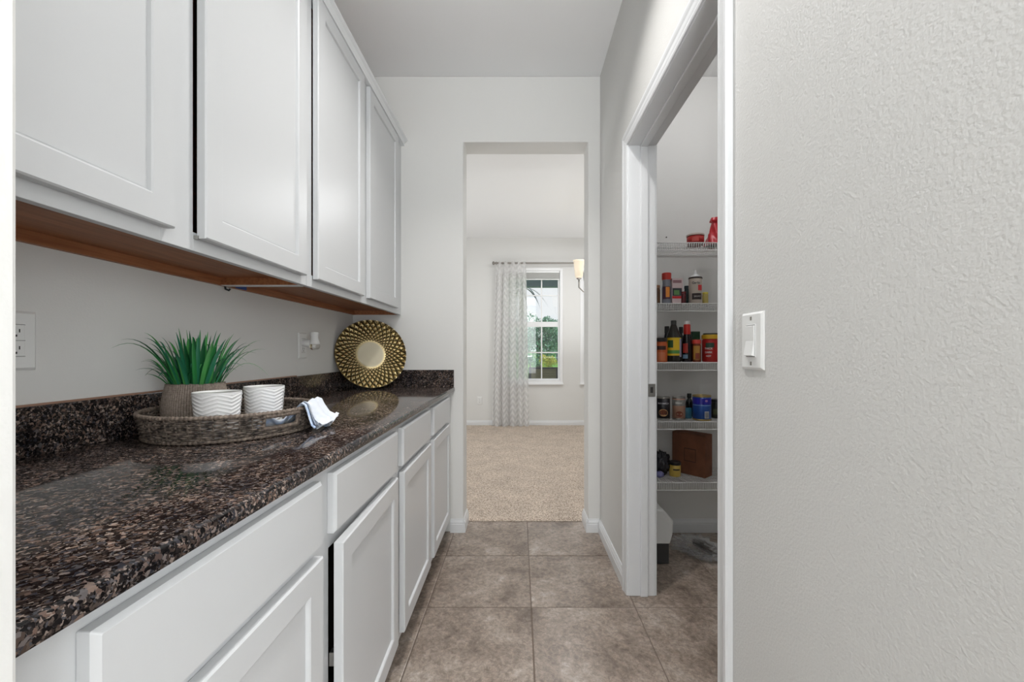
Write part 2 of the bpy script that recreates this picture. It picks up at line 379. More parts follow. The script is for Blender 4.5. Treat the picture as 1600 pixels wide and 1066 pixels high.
# pantry door frame: jambs, stops, casing
tr = MB()
tr.box(RX-.002, RX2+.002, DJ1, DJ1+.012, 0, DH); tr.box(RX-.002, RX2+.002, DJ0-.012, DJ0, 0, DH); tr.box(RX-.002, RX2+.002, DJ0-.012, DJ1+.012, DH, DH+.012)
door = struct(tr.build('door_1', M['trim'], bevel=.0015), 'white pantry door frame without a visible door leaf', 'door frame')
st = MB(); st.box(.553, .588, DJ1-.010, DJ1, 0, DH).box(.553, .588, DJ0, DJ0+.010, 0, DH).box(.553, .588, DJ0, DJ1, DH-.010, DH)
st.build('door_stop', M['trim'], door, bevel=.003)
def casing(sx, x0):       # sx=-1: hall side, +1 pantry side
    P = [(0, 0), (.0085, 0), (.011, .006), (.010, .012), (.012, .020), (.013, .032), (.016, .040), (.0175, .047), (.017, .055), (.012, .057), (0, .057)]
    out = []
    def pt(d, a): return x0+sx*d
    q = MB(); n = len(P); rv = .004
    # path: near bottom, near top, far top, far bottom ; mitred
    rings = []
    for (yy, zz, dy, dz) in ((DJ0-rv, 0, -1, 0), (DJ0-rv, DH+rv, -1, 1), (DJ1+rv, DH+rv, 1, 1), (DJ1+rv, 0, 1, 0)):
        rings.append([(x0+sx*d, yy+dy*a, zz+dz*a) for d, a in P])
    vs = [p for r_ in rings for p in r_]
    fs = [(k*n+i, k*n+(i+1) % n, (k+1)*n+(i+1) % n, (k+1)*n+i) for k in range(3) for i in range(n)]
    fs += [tuple(range(n)), tuple(range(3*n, 4*n))]
    return q.add(vs, fs)
casing(-1, RX).build('casing', M['trim'], door)
casing(1, RX2).build('casing', M['trim'], door)
sp_ = MB().box(.590, .6235, DJ1-.002, DJ1+.001, pz(620, DJ1), pz(600, DJ1)).build('strike_plate', M['steel'], door, bevel=.001)
sp_['label'] = 'steel strike plate'
MB().box(.600, .612, DJ1-.0028, DJ1-.0015, pz(614, DJ1), pz(605, DJ1)).build('latch_hole', M['slot'], sp_)

# recessed ceiling light in the hall
dl = thing('recessed_light', 'round recessed ceiling light above the hallway, out of view overhead', 'light', (-.02, 1.36, CEIL))
MB().lathe([(.075, 0), (.095, 0), (.095, -.006), (.075, -.010)], 40).build('trim_ring', M['trim'], dl, smooth=True)
MB().lathe([(.0, -.001), (.075, -.001), (.075, -.006), (0, -.006)], 40).build('lens', mat('lit_lens', (1, .97, .92, 1), .5, emit=((1, .97, .92, 1), 6)), dl)

# ------------------------------------------------------------------ cabinets
CABY = [.31, 1.42, FY]
BAYS = [(.395, .855), (.913, 1.385), (1.448, 1.90), (1.970, 2.435)]
def slab(y0, y1, z0, z1, x0, x1, name, parent, bev=.004):
    """drawer front: flat slab with eased face edge. x0 back, x1 front"""
    e = .006
    q = MB().add([(x0, y0, z0), (x0, y1, z0), (x0, y1, z1), (x0, y0, z1), (x1-e, y0, z0), (x1-e, y1, z0), (x1-e, y1, z1), (x1-e, y0, z1),
                  (x1, y0+e, z0+e), (x1, y1-e, z0+e), (x1, y1-e, z1-e), (x1, y0+e, z1-e)],
                 [(0, 3, 2, 1), (0, 1, 5, 4), (1, 2, 6, 5), (2, 3, 7, 6), (3, 0, 4, 7), (4, 5, 9, 8), (5, 6, 10, 9), (6, 7, 11, 10), (7, 4, 8, 11), (8, 9, 10, 11)])
    return q.build(name, M['cab'], parent, bevel=.0015)
def door_mb(wd, z0, z1, th=.020, st=.056):
    """local: hinge edge at y=0, leaf extends to -wd along Y, back at x=0, front at x=th"""
    e = .003
    def ring(o_, x): return [(x, -wd+o_, z0+o_), (x, -o_, z0+o_), (x, -o_, z1-o_), (x, -wd+o_, z1-o_)]
    R = [ring(0, 0), ring(0, th-e), ring(e, th), ring(st-.003, th), ring(st, th-.002), ring(st+.002, th-.0085), ring(st+.006, th-.0085)]
    vs = [p for r_ in R for p in r_]; fs = []
    for k in range(len(R)-1):
        for i in range(4): fs.append((k*4+i, k*4+(i+1) % 4, (k+1)*4+(i+1) % 4, (k+1)*4+i))
    fs.append((3, 2, 1, 0))
    frame = MB().add(vs, fs)
    i_ = st+.006
    panel = MB().box(.004, th-.0080, -wd+i_-.001, -i_+.001, z0+i_-.001, z1-i_+.001)
    return frame, panel
def cab_door(y0, y1, z0, z1, x, parent, ang=0, label=None):
    f_, p_ = door_mb(y1-y0, z0, z1)
    d = f_.build('door', M['cab'], parent); d.location = (x, y1, 0); d.rotation_euler = (0, 0, ang)
    p = p_.build('door_panel', M['cab'], d)
    if label: d['label'] = label
    return d

lbl_b = ['white base cabinet under the near half of the granite counter', 'white base cabinet under the far half of the counter beside the end wall']
FXB, FXU = -.425, -.731
for c in range(2):
    y0, y1 = CABY[c]+.001, CABY[c+1]-.001
    cb = thing('base_cabinet', lbl_b[c], 'cabinet', (0, 0, 0), group=None)
    zt = .873
    b = MB().box(LX, FXB-.019, y0, y0+.016, .1, zt).box(LX, FXB-.019, y1-.016, y1, .1, zt).box(LX, FXB-.019, y0, y1, .1, .116).box(LX, LX+.008, y0, y1, .1, zt)
    b.box(LX, -.50, y0, y1, 0, .1).build('body', M['dark'], cb)
    bays = BAYS[2*c:2*c+2]; m0 = .012
    ff = MB(); ys = [y0, bays[0][0]+m0, bays[0][1]-m0, bays[1][0]+m0, bays[1][1]-m0, y1]
    if c == 0: ys[3] = .919
    ff.box(FXB-.019, FXB, ys[0], ys[1], .1, zt); ff.box(FXB-.019, FXB, ys[2], ys[3], .1, zt); ff.box(FXB-.019, FXB, ys[4], ys[5], .1, zt)
    for a, e in ((ys[1], ys[2]), (ys[3], ys[4])):
        for z0, z1 in ((.1, .147), (.682, .732), (.838, zt)): ff.box(FXB-.019, FXB, a, e, z0, z1)
    ff.build('face_frame', M['cab'], cb)
    MB().box(-.515, -.50, y0, y1, 0, .1).build('toe_kick', mat('toe_kick_paint', rgb(190, 188, 185), .5), cb)
    for k, (a, e) in enumerate(bays):
        slab(a, e, .716, .851, FXB, FXB+.020, 'drawer', cb)
        ang = 0
        if c == 0 and k == 1: ang = radians(1.75)
        if c == 1 and k == 0: ang = radians(.4)
        dd = cab_door(a, e, .133, .696, FXB+.001, cb, ang, 'shaker door standing slightly ajar' if ang > .02 else None)
        if ang > .02:
            MB().box(-.012, .002, -(e-a)+.004, -(e-a)+.02, .42, .45).build('catch', M['steel'], dd)

lbl_u = ['white wall cabinet over the near half of the counter, its second door slightly ajar', 'white wall cabinet at the far end, above the gold plate']
ZU0, ZU1 = 1.3455, 2.40
for c in range(2):
    y0, y1 = CABY[c]+.001, CABY[c+1]-.001
    cb = thing('wall_cabinet', lbl_u[c], 'cabinet')
    b = MB().box(LX, FXU-.019, y0, y0+.016, ZU0, ZU1).box(LX, FXU-.019, y1-.016, y1, ZU0, ZU1)
    b.box(LX, FXU-.019, y0, y1, ZU0+.025, ZU0+.041).box(LX, FXU-.019, y0, y1, ZU1-.016, ZU1).box(LX, LX+.008, y0, y1, ZU0+.025, ZU1)
    b.box(LX+.0, LX+.016, y0+.016, y1-.016, ZU0, ZU0+.025)
    b.build('body', M['wood'], cb)
    MB().box(LX+.016, FXU-.02, (y1-.016 if c == 0 else y0), (y1 if c == 0 else y0+.016), ZU0-.0012, ZU0).build('panel_edge', M['wire'], cb)
    bays = BAYS[2*c:2*c+2]; m0 = .012
    ff = MB(); ys = [y0, bays[0][0]+m0, bays[0][1]-m0, bays[1][0]+m0, bays[1][1]-m0, y1]
    if c == 0: ys[3] = .9255
    if c == 1: ys[1] = 1.4535
    ff.box(FXU-.019, FXU, ys[0], ys[1], ZU0, ZU1); ff.box(FXU-.019, FXU, ys[2], ys[3], ZU0, ZU1); ff.box(FXU-.019, FXU, ys[4], ys[5], ZU0, ZU1)
    for a, e in ((ys[1], ys[2]), (ys[3], ys[4])):
        for z0, z1 in ((ZU0, ZU0+.042), (ZU1-.04, ZU1)): ff.box(FXU-.019, FXU, a, e, z0, z1)
    ff.build('face_frame', M['cab'], cb, bevel=.001)
    cx = FXU
    cr_ = [(cx-.02, 2.392), (cx+.022, 2.392), (cx+.024, 2.398), (cx+.020, 2.402), (cx+.030, 2.414), (cx+.040, 2.420), (cx+.040, 2.430), (cx-.02, 2.430)]
    MB().extrude_y(cr_, y0, y1).build('crown_moulding', M['trim'], cb)
    for k, (a, e) in enumerate(bays):
        ang = radians(.62) if (c == 0 and k == 1) else (radians(.35) if (c == 1 and k == 0) else 0)
        if c == 0 and k == 1: a = .9295
        if c == 1 and k == 0: a = 1.4565
        dd = cab_door(a, e, 1.374, 2.384, FXU+.001, cb, ang, 'shaker door standing slightly ajar' if ang > .01 else None)
        if ang > .01:
            MB().box(-.012, .004, -(e-a)-.003, -(e-a)+.004, 1.372, 1.380).build('hinge', M['steel'], dd)

# granite worktop
ct = thing('countertop', 'polished brown and black granite worktop with low backsplash', 'countertop')
zt, zb, xf = .900, .874, -.399
r_ = .008
prof = [(LX, zb), (xf-.004, zb), (xf-.001, zb+.002), (xf, zb+.006), (xf, zt-r_), (xf-.0024, zt-.0024), (xf-r_, zt), (LX, zt)]
MB().extrude_y(prof, .311, FY).build('slab', M['granite'], ct, smooth=True)
MB().box(LX, LX+.02, .311, FY, zt, 1.005).build('backsplash', M['granite'], ct, bevel=.0015)
MB().box(LX+.02, xf-.003, FY-.02, FY, zt, 1.005).build('backsplash', M['granite'], ct, bevel=.0015)
ck = MB().box(LX, LX+.008, .311, 1.9, 1.005, 1.0085).build('caulk_line', M['caulk'], ct); ck['label'] = 'brown line of old caulk'

# ------------------------------------------------------------------ outlets, switch
def outlet(loc, rz, label, name='wall_outlet', pw=.075, ph=.122, kind='outlet'):
    """local: plate in the YZ plane, faces +X"""
    t_ = thing(name, label, 'outlet' if kind == 'outlet' else 'switch', loc, rz)
    w2, h2, d = pw/2, ph/2, .0065; e = .005
    q = MB().add([(0, -w2, -h2), (0, w2, -h2), (0, w2, h2), (0, -w2, h2), (d*.35, -w2, -h2), (d*.35, w2, -h2), (d*.35, w2, h2), (d*.35, -w2, h2), (d, -w2+e, -h2+e), (d, w2-e, -h2+e), (d, w2-e, h2-e), (d, -w2+e, h2-e)],
                 [(0, 3, 2, 1), (0, 1, 5, 4), (1, 2, 6, 5), (2, 3, 7, 6), (3, 0, 4, 7), (4, 5, 9, 8), (5, 6, 10, 9), (6, 7, 11, 10), (7, 4, 8, 11), (8, 9, 10, 11)])
    q.build('cover_plate', M['plastic'], t_, bevel=.001)
    if kind == 'outlet':
        f_ = MB().box(d-.001, d+.0015, -.0165, .0165, -.034, .034).build('receptacle', M['plastic'], t_, bevel=.0012)
        for s in (-1, 1):
            zz = s*.0175
            MB().box(d, d+.0019, -.0075, -.0055, zz-.002, zz+.007).build('slot', M['slot'], f_)
            MB().box(d, d+.0019, .0055, .0075, zz-.001, zz+.006).build('slot', M['slot'], f_)
            MB().box(d, d+.0019, -.0025, .0025, zz-.010, zz-.0055).build('slot', M['slot'], f_)
            MB().box(d, d+.0017, -.0165, .0165, zz+s*.0150-.0004, zz+s*.0150+.0004).build('groove', M['slot'], f_)
        MB().box(d, d+.0017, -.0165, .0165, -.0004, .0004).build('groove', M['slot'], f_)
    else:
        MB().box(d-.001, d+.0012, -.0175, .0175, -.035, .035).build('rocker_frame', M['plastic'], t_, bevel=.0008)
        MB().box(d, d+.0014, -.0168, .0168, -.0342, .0342).build('rocker_gap', mat('grey_gap', rgb(120, 120, 118), .6), t_)
        rk = MB().add([(d, -.0158, -.033), (d, .0158, -.033), (d, .0158, .033), (d, -.0158, .033), (d+.0075, -.0158, -.031), (d+.0075, .0158, -.031), (d+.003, .0158, 0), (d+.003, -.0158, 0), (d+.0035, -.0158, .032), (d+.0035, .0158, .032)],
                      [(0, 3, 2, 1), (0, 1, 5, 4), (4, 5, 6, 7), (7, 6, 9, 8), (8, 9, 2, 3), (0, 4, 7, 8, 3), (1, 2, 9, 6, 5)])
        rk.build('rocker', M['plastic'], t_, bevel=.0006)
        for s in (-1, 1): MB().box(d-.001, d+.0008, -.003, .003, s*.048-.004, s*.048+.004).build('screw', M['nickel'], t_, bevel=.0005)
    return t_
sw = outlet((RX, .882, 1.142), pi, 'white rocker light switch on the textured wall by the pantry', 'light_switch', .080, .122, 'switch')
outlet((LX, .838, 1.142), 0, 'white outlet at the far left, cut by the foreground wall', pw=.080)
outlet((LX, 1.958, 1.147), 0, 'white outlet behind the plug-in freshener')
outlet((px(749.5, DY), DY, pz(626, DY)), -pi/2, 'small white outlet low on the dining room wall', pw=.07, ph=.115)

# plug-in air freshener
af = thing('air_freshener', 'white plug-in air freshener with a clear bulb, on the middle outlet', 'air freshener', (LX+.0085, 1.958, 1.158))
MB().tube([(-.0, 0, 0), (.012, 0, 0), (.022, 0, 0), (.034, 0, 0)], [.015, .017, .019, .016], 20).build('plug_body', M['plastic'], af, smooth=True)
MB().lathe([(.012, .052), (.019, .052), (.0195, .048), (.017, .035), (.016, .024), (.020, .010), (.0235, .002), (.023, -.004), (.014, -.006)], 28, (.052, 0, 0)).build('vent_shade', M['plastic'], af, smooth=True)
gl = mat('clear_glass', (1, 1, 1, 1), .03, transmission=1.0); gl.node_tree.nodes['Principled BSDF'].inputs['IOR'].default_value = 1.45
M['glass'] = gl
MB().lathe([(.012, -.003), (.0215, -.006), (.0235, -.014), (.022, -.023), (.014, -.030), (0, -.031)], 28, (.052, 0, 0)).build('refill_bulb', gl, af, smooth=True)

# hook and blue tape under the cabinet
t_ = MB().box(LX+.0162, LX+.0172, 1.475, 1.535, 1.346, 1.364).build('painters_tape', mat('blue_tape', rgb(52, 82, 150), .6))
tag(t_, 'small blue piece of painters tape under the wall cabinets', 'tape')
t_ = MB().tube([(LX+.008, 1.435, 1.3455), (LX+.010, 1.435, 1.336), (LX+.018, 1.44, 1.332), (LX+.022, 1.44, 1.338)], .0035, 8).build('cabinet_hook', M['black'], smooth=True)
tag(t_, 'tiny black hook under the back rail of the wall cabinets', 'hook')
# ------------------------------------------------------------------ gold plate leaning in the corner
def gold_plate():
    R = .198; n = 578; m = 110
    al = atan2(-.315, .2)            # facing direction in plan (normal)
    def hgt(r, t):
        f = r/R
        base = .030*f**2.2
        if f < .35: return base*.3, 1.0
        env = min(1, (f-.36)/.10)
        k = log(f/.36)*6.2
        N_ = 34
        s1 = abs(sin(N_*t/2+k*2.0)); s2 = abs(sin(N_*t/2-k*2.0))
        d = s1*s2
        pyr = min(s1, s2)
        return base*(.3+.7*env)+env*(.0105*f)*(pyr-.35), 1-env+env*min(1, max(0, (pyr-.20)*2.4))
    vs = []; rs = [R*(.0001+.9999*(i/m)**.85) for i in range(m+1)]
    q = MB()
    q.grid(lambda u, v: (lambda r, t: (r*cos(t), r*sin(t), hgt(r, t)[0]))(R*(.001+.999*v), 2*pi*u), n, m, wrap=True)
    q.pat = [hgt(max(.0002, sqrt(a*a+b*b)), atan2(b, a))[1] for a, b, c_ in q.v]
    return q, R
q, R = gold_plate()
def gold_mat():
    m = mat('antique_gold', rgb(168, 146, 104), .30, metal=1); t = m.node_tree; b = t.nodes['Principled BSDF']
    tc_ = t.nodes.new('ShaderNodeTexCoord'); sx = t.nodes.new('ShaderNodeSeparateXYZ'); t.links.new(tc_.outputs['Object'], sx.inputs[0])
    ln = t.nodes.new('ShaderNodeVectorMath'); ln.operation = 'LENGTH'
    cb = t.nodes.new('ShaderNodeCombineXYZ'); t.links.new(sx.outputs[0], cb.inputs[0]); t.links.new(sx.outputs[1], cb.inputs[1]); t.links.new(cb.outputs[0], ln.inputs[0])
    r = t.nodes.new('ShaderNodeValToRGB'); e = r.color_ramp.elements
    e[0].position = .070; e[0].color = rgb(184, 176, 156); e[1].position = .078; e[1].color = rgb(208, 190, 146)
    t.links.new(ln.outputs['Value'], r.inputs[0])
    # dark patina left in the grooves of the embossed pattern
    g_ = t.nodes.new('ShaderNodeAttribute'); g_.attribute_name = 'patina'; rp = t.nodes.new('ShaderNodeValToRGB'); e = rp.color_ramp.elements
    e[0].position = .0; e[0].color = (.03, .028, .022, 1); e[1].position = .75; e[1].color = (1, 1, 1, 1)
    t.links.new(g_.outputs['Fac'], rp.inputs[0])
    mm = t.nodes.new('ShaderNodeMix'); mm.data_type = 'RGBA'; mm.blend_type = 'MULTIPLY'; mm.inputs[0].default_value = 1
    t.links.new(r.outputs[0], mm.inputs[6]); t.links.new(rp.outputs[0], mm.inputs[7]); t.links.new(mm.outputs[2], b.inputs['Base Color'])
    rr = t.nodes.new('ShaderNodeMapRange'); rr.inputs[1].default_value = .072; rr.inputs[2].default_value = .085; rr.inputs[3].default_value = .5; rr.inputs[4].default_value = .22
    t.links.new(ln.outputs['Value'], rr.inputs[0]); t.links.new(rr.outputs[0], b.inputs['Roughness'])
    return m
gp = thing('decorative_plate', 'round embossed gold plate leaning in the corner of the counter', 'plate')
o = q.build('dish', gold_mat(), gp, smooth='all', recalc=False)
at_ = o.data.attributes.new('patina', 'FLOAT', 'POINT'); at_.data.foreach_set('value', q.pat)
MB().tube([(R*cos(2*pi*k/64), R*sin(2*pi*k/64), .030) for k in range(64)], .0028, 8, closed=True).build('rim', mat('dark_gold_rim', rgb(90, 76, 48), .3, metal=1), gp, smooth='all')
nrm = Vector((.52, -.82, .18)).normalized()
zax = nrm; xax = Vector((0, 0, 1)).cross(zax).normalized(); yax = zax.cross(xax)
gp.matrix_world = Matrix(((xax.x, yax.x, zax.x, -.868), (xax.y, yax.y, zax.y, 2.415), (xax.z, yax.z, zax.z, .9+.198*yax.z+.006), (0, 0, 0, 1)))

# ------------------------------------------------------------------ woven tray
M['wicker'] = mat('grey_brown_wicker', rgb(46, 39, 35), .7, noise=(90, rgb(146, 132, 120), .38, .66), bump=(400, .4, .001))
M['wicker2'] = mat('pale_wicker', rgb(92, 80, 71), .7, noise=(160, rgb(146, 131, 118), .35, .68), bump=(400, .4, .001))
TX, TY, TZ = -.793, 1.150, .9008
tray = thing('wicker_tray', 'round grey-brown wicker tray with handle holes, on the counter', 'tray', (TX, TY, TZ))
def trad(z): return .190+.012*z/.066
hcs = [radians(-24), radians(156)]; hw = radians(13)
def inhandle(t, z):
    if not (.028 < z < .055): return False
    for c in hcs:
        d = (t-c+pi) % (2*pi)-pi
        if abs(d) < hw: return True
    return False
nst = 48
wv = MB(); rows = 11
for i in range(rows):
    z = .007+i*.0050
    segs = []; cur = []
    K = nst*4
    for k in range(K+1):
        t = 2*pi*k/K
        rr = trad(z)+.0036*cos(nst*t/2+(pi if i % 2 else 0))+.0004*sin(k*1.7+i)
        if inhandle(t, z):
            if len(cur) > 1: segs.append(cur)
            cur = []
        else: cur.append((rr*cos(t), rr*sin(t), z+.0006*sin(k*.9+i*2)))
    if len(cur) > 1: segs.append(cur)
    for s in segs: wv.tube(s, .0024, 5)
o = wv.build('woven_side', M['wicker'], tray, smooth='all'); o['kind'] = 'stuff'
sk = MB()
for k in range(nst):
    t = 2*pi*k/nst+pi/nst*0
    if inhandle(t, .04):
        sk.tube([(trad(z)*cos(t), trad(z)*sin(t), z) for z in (.003, .026)], .0020, 5)
    else:
        sk.tube([(trad(z)*cos(t), trad(z)*sin(t), z) for z in (.003, .062)], .0020, 5)
o = sk.build('stakes', M['wicker2'], tray, smooth='all'); o['kind'] = 'stuff'
def wrapped(path, r, turns, name, m, amp=.0007):
    n_ = len(path); q = MB(); rs = [r+amp*sin(2*pi*turns*i/n_) for i in range(n_)]
    q.tube(path, rs, 8, closed=True); return q.build(name, m, tray, smooth='all')
wrapped([(trad(.062)*cos(2*pi*k/640), trad(.062)*sin(2*pi*k/640), .063) for k in range(640)], .0052, 130, 'rim', M['wicker2'], .0009)
wrapped([(.191*cos(2*pi*k/640), .191*sin(2*pi*k/640), .0052) for k in range(640)], .0048, 100, 'foot_rim', M['wicker2'], .0009)
MB().lathe([(0, .003), (.19, .003), (.19, .007), (0, .007)], 48).build('base', M['wicker'], tray)
for c in hcs:
    hb = MB(); zs = (.0245, .0555)
    for z in zs:
        n_ = 90; pts = [((trad(z)+.001)*cos(c-hw+2*hw*k/n_), (trad(z)+.001)*sin(c-hw+2*hw*k/n_), z) for k in range(n_+1)]
        hb.tube(pts, [.0052+.0009*sin(k*2.2) for k in range(n_+1)], 8)
    for s in (-1, 1):
        a = c+s*(hw+.01); hb.tube([(trad(z)*cos(a), trad(z)*sin(a), z) for z in (.02, .03, .04, .05, .06)], [.0045]*5, 8)
    hb.build('handle', M['wicker2'], tray, smooth='all')

# planter with artificial grass
PX_, PY_, PZ_ = -.893, 1.142, .908
pot = thing('potted_plant', 'spiky green artificial grass in a round grey-brown pot, in the tray', 'plant', (PX_, PY_, PZ_))
def potp(u, v):
    t = 2*pi*u; z = .124*v
    r = .070+.007*sin(pi*min(1, v*1.05))-.004*v*v
    r += .0009*sin(80*t)*(.7+.3*sin(v*2*pi*26))+.0003*sin(v*2*pi*26)
    return (r*cos(t), r*sin(t), z)
pm = mat('woven_grey_pot', rgb(120, 106, 95), .75, noise=(160, rgb(152, 139, 128), .3, .7), bump=(320, .5, .0015))
MB().grid(potp, 480, 90, wrap=True).lathe([(.0, .001), (.069, .001)], 40).lathe([(.0655, .124), (.0655, .110), (0, .110)], 40).lathe([(.0655, .124), (.0675, .1245)], 40).build('pot', pm, pot, smooth='all')
leafm = [mat('leaf_green', rgb(48, 132, 68), .3), mat('leaf_deep_green', rgb(24, 92, 52), .32), mat('leaf_light_green', rgb(78, 156, 82), .3), mat('leaf_blue_green', rgb(40, 116, 84), .3)]
for m_ in leafm:
    b_ = m_.node_tree.nodes['Principled BSDF']; b_.inputs['Subsurface Weight'].default_value = 0
rl = random.Random(11)
def leaf(base, tip, lift, wd, mi):
    base = Vector(base); tip = Vector(tip); mid = (base+tip)*.5+Vector((0, 0, lift)); n_ = 10
    mid.x = max(mid.x, LX+.015-PX_)
    vs = []
    d0 = (tip-base); side0 = Vector((-d0.y, d0.x, 0))
    if side0.length < .02: a = rl.uniform(0, 2*pi); side0 = Vector((cos(a), sin(a), 0))
    side0.normalize()
    # turn the blade partly to show its face
    for i in range(n_+1):
        t = i/n_; p = base*(1-t)**2+mid*2*t*(1-t)+tip*t*t
        tg = ((mid-base)*(1-t)+(tip-mid)*t).normalized(); nn = tg.cross(side0).normalized()
        w_ = wd*(sin(pi*min(1, .25+t*.42))**1)*(1-t**3.0)+.0002
        fold = w_*.45
        vs += [p-side0*w_+nn*fold*-1, p, p+side0*w_+nn*fold*-1]
    for v_ in vs: v_.x = max(v_.x, LX+.004-PX_)
    fs = []
    for i in range(n_):
        for k in range(2): a = i*3+k; fs.append((a, a+1, a+4, a+3))
    return MB().add(vs, fs).build('leaf', leafm[mi], pot, smooth='all', recalc=False)
def tip_at(x, y, Y): return (px(x, Y)-PX_, Y-PY_, pz(y, Y)-PZ_)
spec = [  # px tip x, y, depth, lift, width
    (174, 544, .93, .075, .0042), (189, 531, .95, .06, .0045), (226, 520, 1.00, .045, .0045), (224, 528, .98, .05, .0042), (244, 541, 1.02, .05, .004), (232, 548, 1.05, .05, .0036),
    (279, 512, 1.10, .02, .006), (275, 519, 1.05, .02, .005), (272, 530, 1.12, .03, .005), (296, 517, 1.04, .01, .0055), (291, 515, 1.15, .02, .0045), (310, 523, 1.02, .01, .0065),
    (313, 515, 1.18, .03, .004), (320, 527, 1.03, .02, .0065), (325, 518, 1.12, .02, .0045), (339, 516, 1.15, .03, .0045), (345, 520, 1.10, .03, .0055), (330, 524, 1.2, .02, .004),
    (366, 521, 1.15, .03, .0045), (377, 527, 1.17, .03, .005), (372, 531, 1.10, .03, .006), (388, 536, 1.20, .045, .0045), (408, 532, 1.24, .045, .0042), (395, 540, 1.12, .045, .0045),
    (416, 547, 1.22, .05, .0042), (400, 552, 1.16, .05, .0045), (420, 588, 1.20, .075, .003), (353, 530, 1.05, .02, .0065), (301, 528, 1.00, .02, .006), (286, 528, 1.06, .015, .0065),
    (262, 533, 1.02, .04, .0045), (252, 527, 1.08, .04, .0045), (360, 526, 1.22, .03, .005), (378, 545, 1.08, .035, .0055), (333, 532, 1.0, .01, .0065), (268, 548, .99, .03, .0055)]
for i, (x, y, Y, lf, wd) in enumerate(spec):
    tp = Vector(tip_at(x, y, Y)); d = Vector((tp.x, tp.y, 0)); ln = max(d.length, .001); d = d/ln
    br = min(.048, ln*.35)+.004
    leaf((d.x*br, d.y*br, .110), tp, lf*1.3+.008, wd*.8, i % 4)
for i in range(120):
    a = rl.uniform(0, 2*pi); s = rl.uniform(.02, .13); br = min(.05, s*.55)
    tz = rl.uniform(.18, .278)-s*.35
    a2 = a+rl.uniform(-.7, .7)
    leaf((br*cos(a), br*sin(a), .110), (s*cos(a2), s*sin(a2), tz), rl.uniform(.02, .085), rl.uniform(.0022, .0048), rl.randrange(4))

# two embossed cups
def cup(loc, label, rot):
    c = thing('embossed_cup', label, 'cup', loc, rot, group='white chevron cups in the tray')
    n_, m_ = 240, 110; h = .110
    def fn(u, v):
        t = 2*pi*u; z = h*v
        r = .0445+.0075*v**1.3
        tri = abs(((t*5/(2*pi)) % 1)*2-1)
        ph = (z*1.0-tri*.0105)/.0094
        e = max(0, sin(2*pi*ph))**.6 if .05 < v < .955 else .0
        return ((r+.0012*e)*cos(t), (r+.0012*e)*sin(t), z)
    wall_ = MB().grid(fn, n_, m_, wrap=True).lathe([(0, .0005), (.0445, .0005)], 60)
    wall_.lathe([(.052, h), (.0512, h+.001), (.049, h-.001), (.046, h-.03), (.041, .012), (0, .008)], 60)
    wall_.build('cup_body', mat('white_ceramic', rgb(236, 235, 234), .35), c, smooth='all')
    return c
cup((-.757, 1.036, .908), 'white cup with embossed zigzags, nearer and in front of the pot', .3)
cup((-.742, 1.203, .908), 'white cup with embossed zigzags, farther back beside the napkin', .1)

# napkin draped over the tray rim
nap = thing('cloth_napkin', 'folded white and pale blue napkin hanging over the right rim of the tray', 'napkin')
clm = mat('white_blue_linen', rgb(226, 229, 236), .85, noise=(22, rgb(196, 206, 224), .45, .7), bump=(500, .3, .0008))
blm = mat('pale_blue_linen', rgb(176, 196, 226), .85, noise=(40, rgb(222, 228, 238), .4, .6), bump=(500, .3, .0008))
def layer(off, y0, y1, ex, seed, m, name, parent, zdrop=0, inner=True):
    # path in radial distance / z, over the rim (r=.2015, z=.063)
    path = [(.110, .016), (.150, .018), (.175, .040), (.190, .066), (.2015, .0745), (.213, .068), (.221, .050), (.228+ex*.5, .030), (.236+ex, .012+zdrop), (.246+ex*1.2, .006+zdrop)]
    if not inner: path = path[2:]
    m_ = len(path)-1
    def fn(u, v):
        k = u*m_; i = min(int(k), m_-1); f = k-i
        r = path[i][0]*(1-f)+path[i+1][0]*f; z = path[i][1]*(1-f)+path[i+1][1]*f
        th = y0+(y1-y0)*v
        fan = (u-.5)*(v-.5)*.28
        wav = sin(v*15+seed+u*1.5)*.0040*(.35+u*1.5)+sin(v*31+seed*2)*.0012*u
        r2 = r+off+wav*.7; z2 = z+off+wav*(1.1 if u < .6 else .9)+(.006*sin(v*7+seed) if u > .9 else 0)
        a = th+fan*.55
        return (TX+r2*cos(a), TY+r2*sin(a), TZ+max(z2, .0035+off*.5))
    return MB().grid(fn, 40, 40).build(name, m, parent, smooth='all', solid=.0012, recalc=False)
layer(.0008, radians(-9), radians(19), 0, 0, blm, 'lower_fold', nap, 0)
layer(.0042, radians(-7), radians(20), .004, 1.2, clm, 'middle_fold', nap, .004)
layer(.0078, radians(-5), radians(21), .010, 2.5, clm, 'top_fold', nap, .010)
iq = MB().grid(lambda u, v: (TX+(.120+.062*u)*cos(radians(-36)+radians(30)*v), TY+(.120+.062*u)*sin(radians(-36)+radians(30)*v), TZ+.013+.034*u*u+.006*sin(u*9+v*6)+.006*sin(v*9)), 20, 24)
iq.build('tucked_fold', blm, nap, smooth='all', solid=.002, recalc=False)
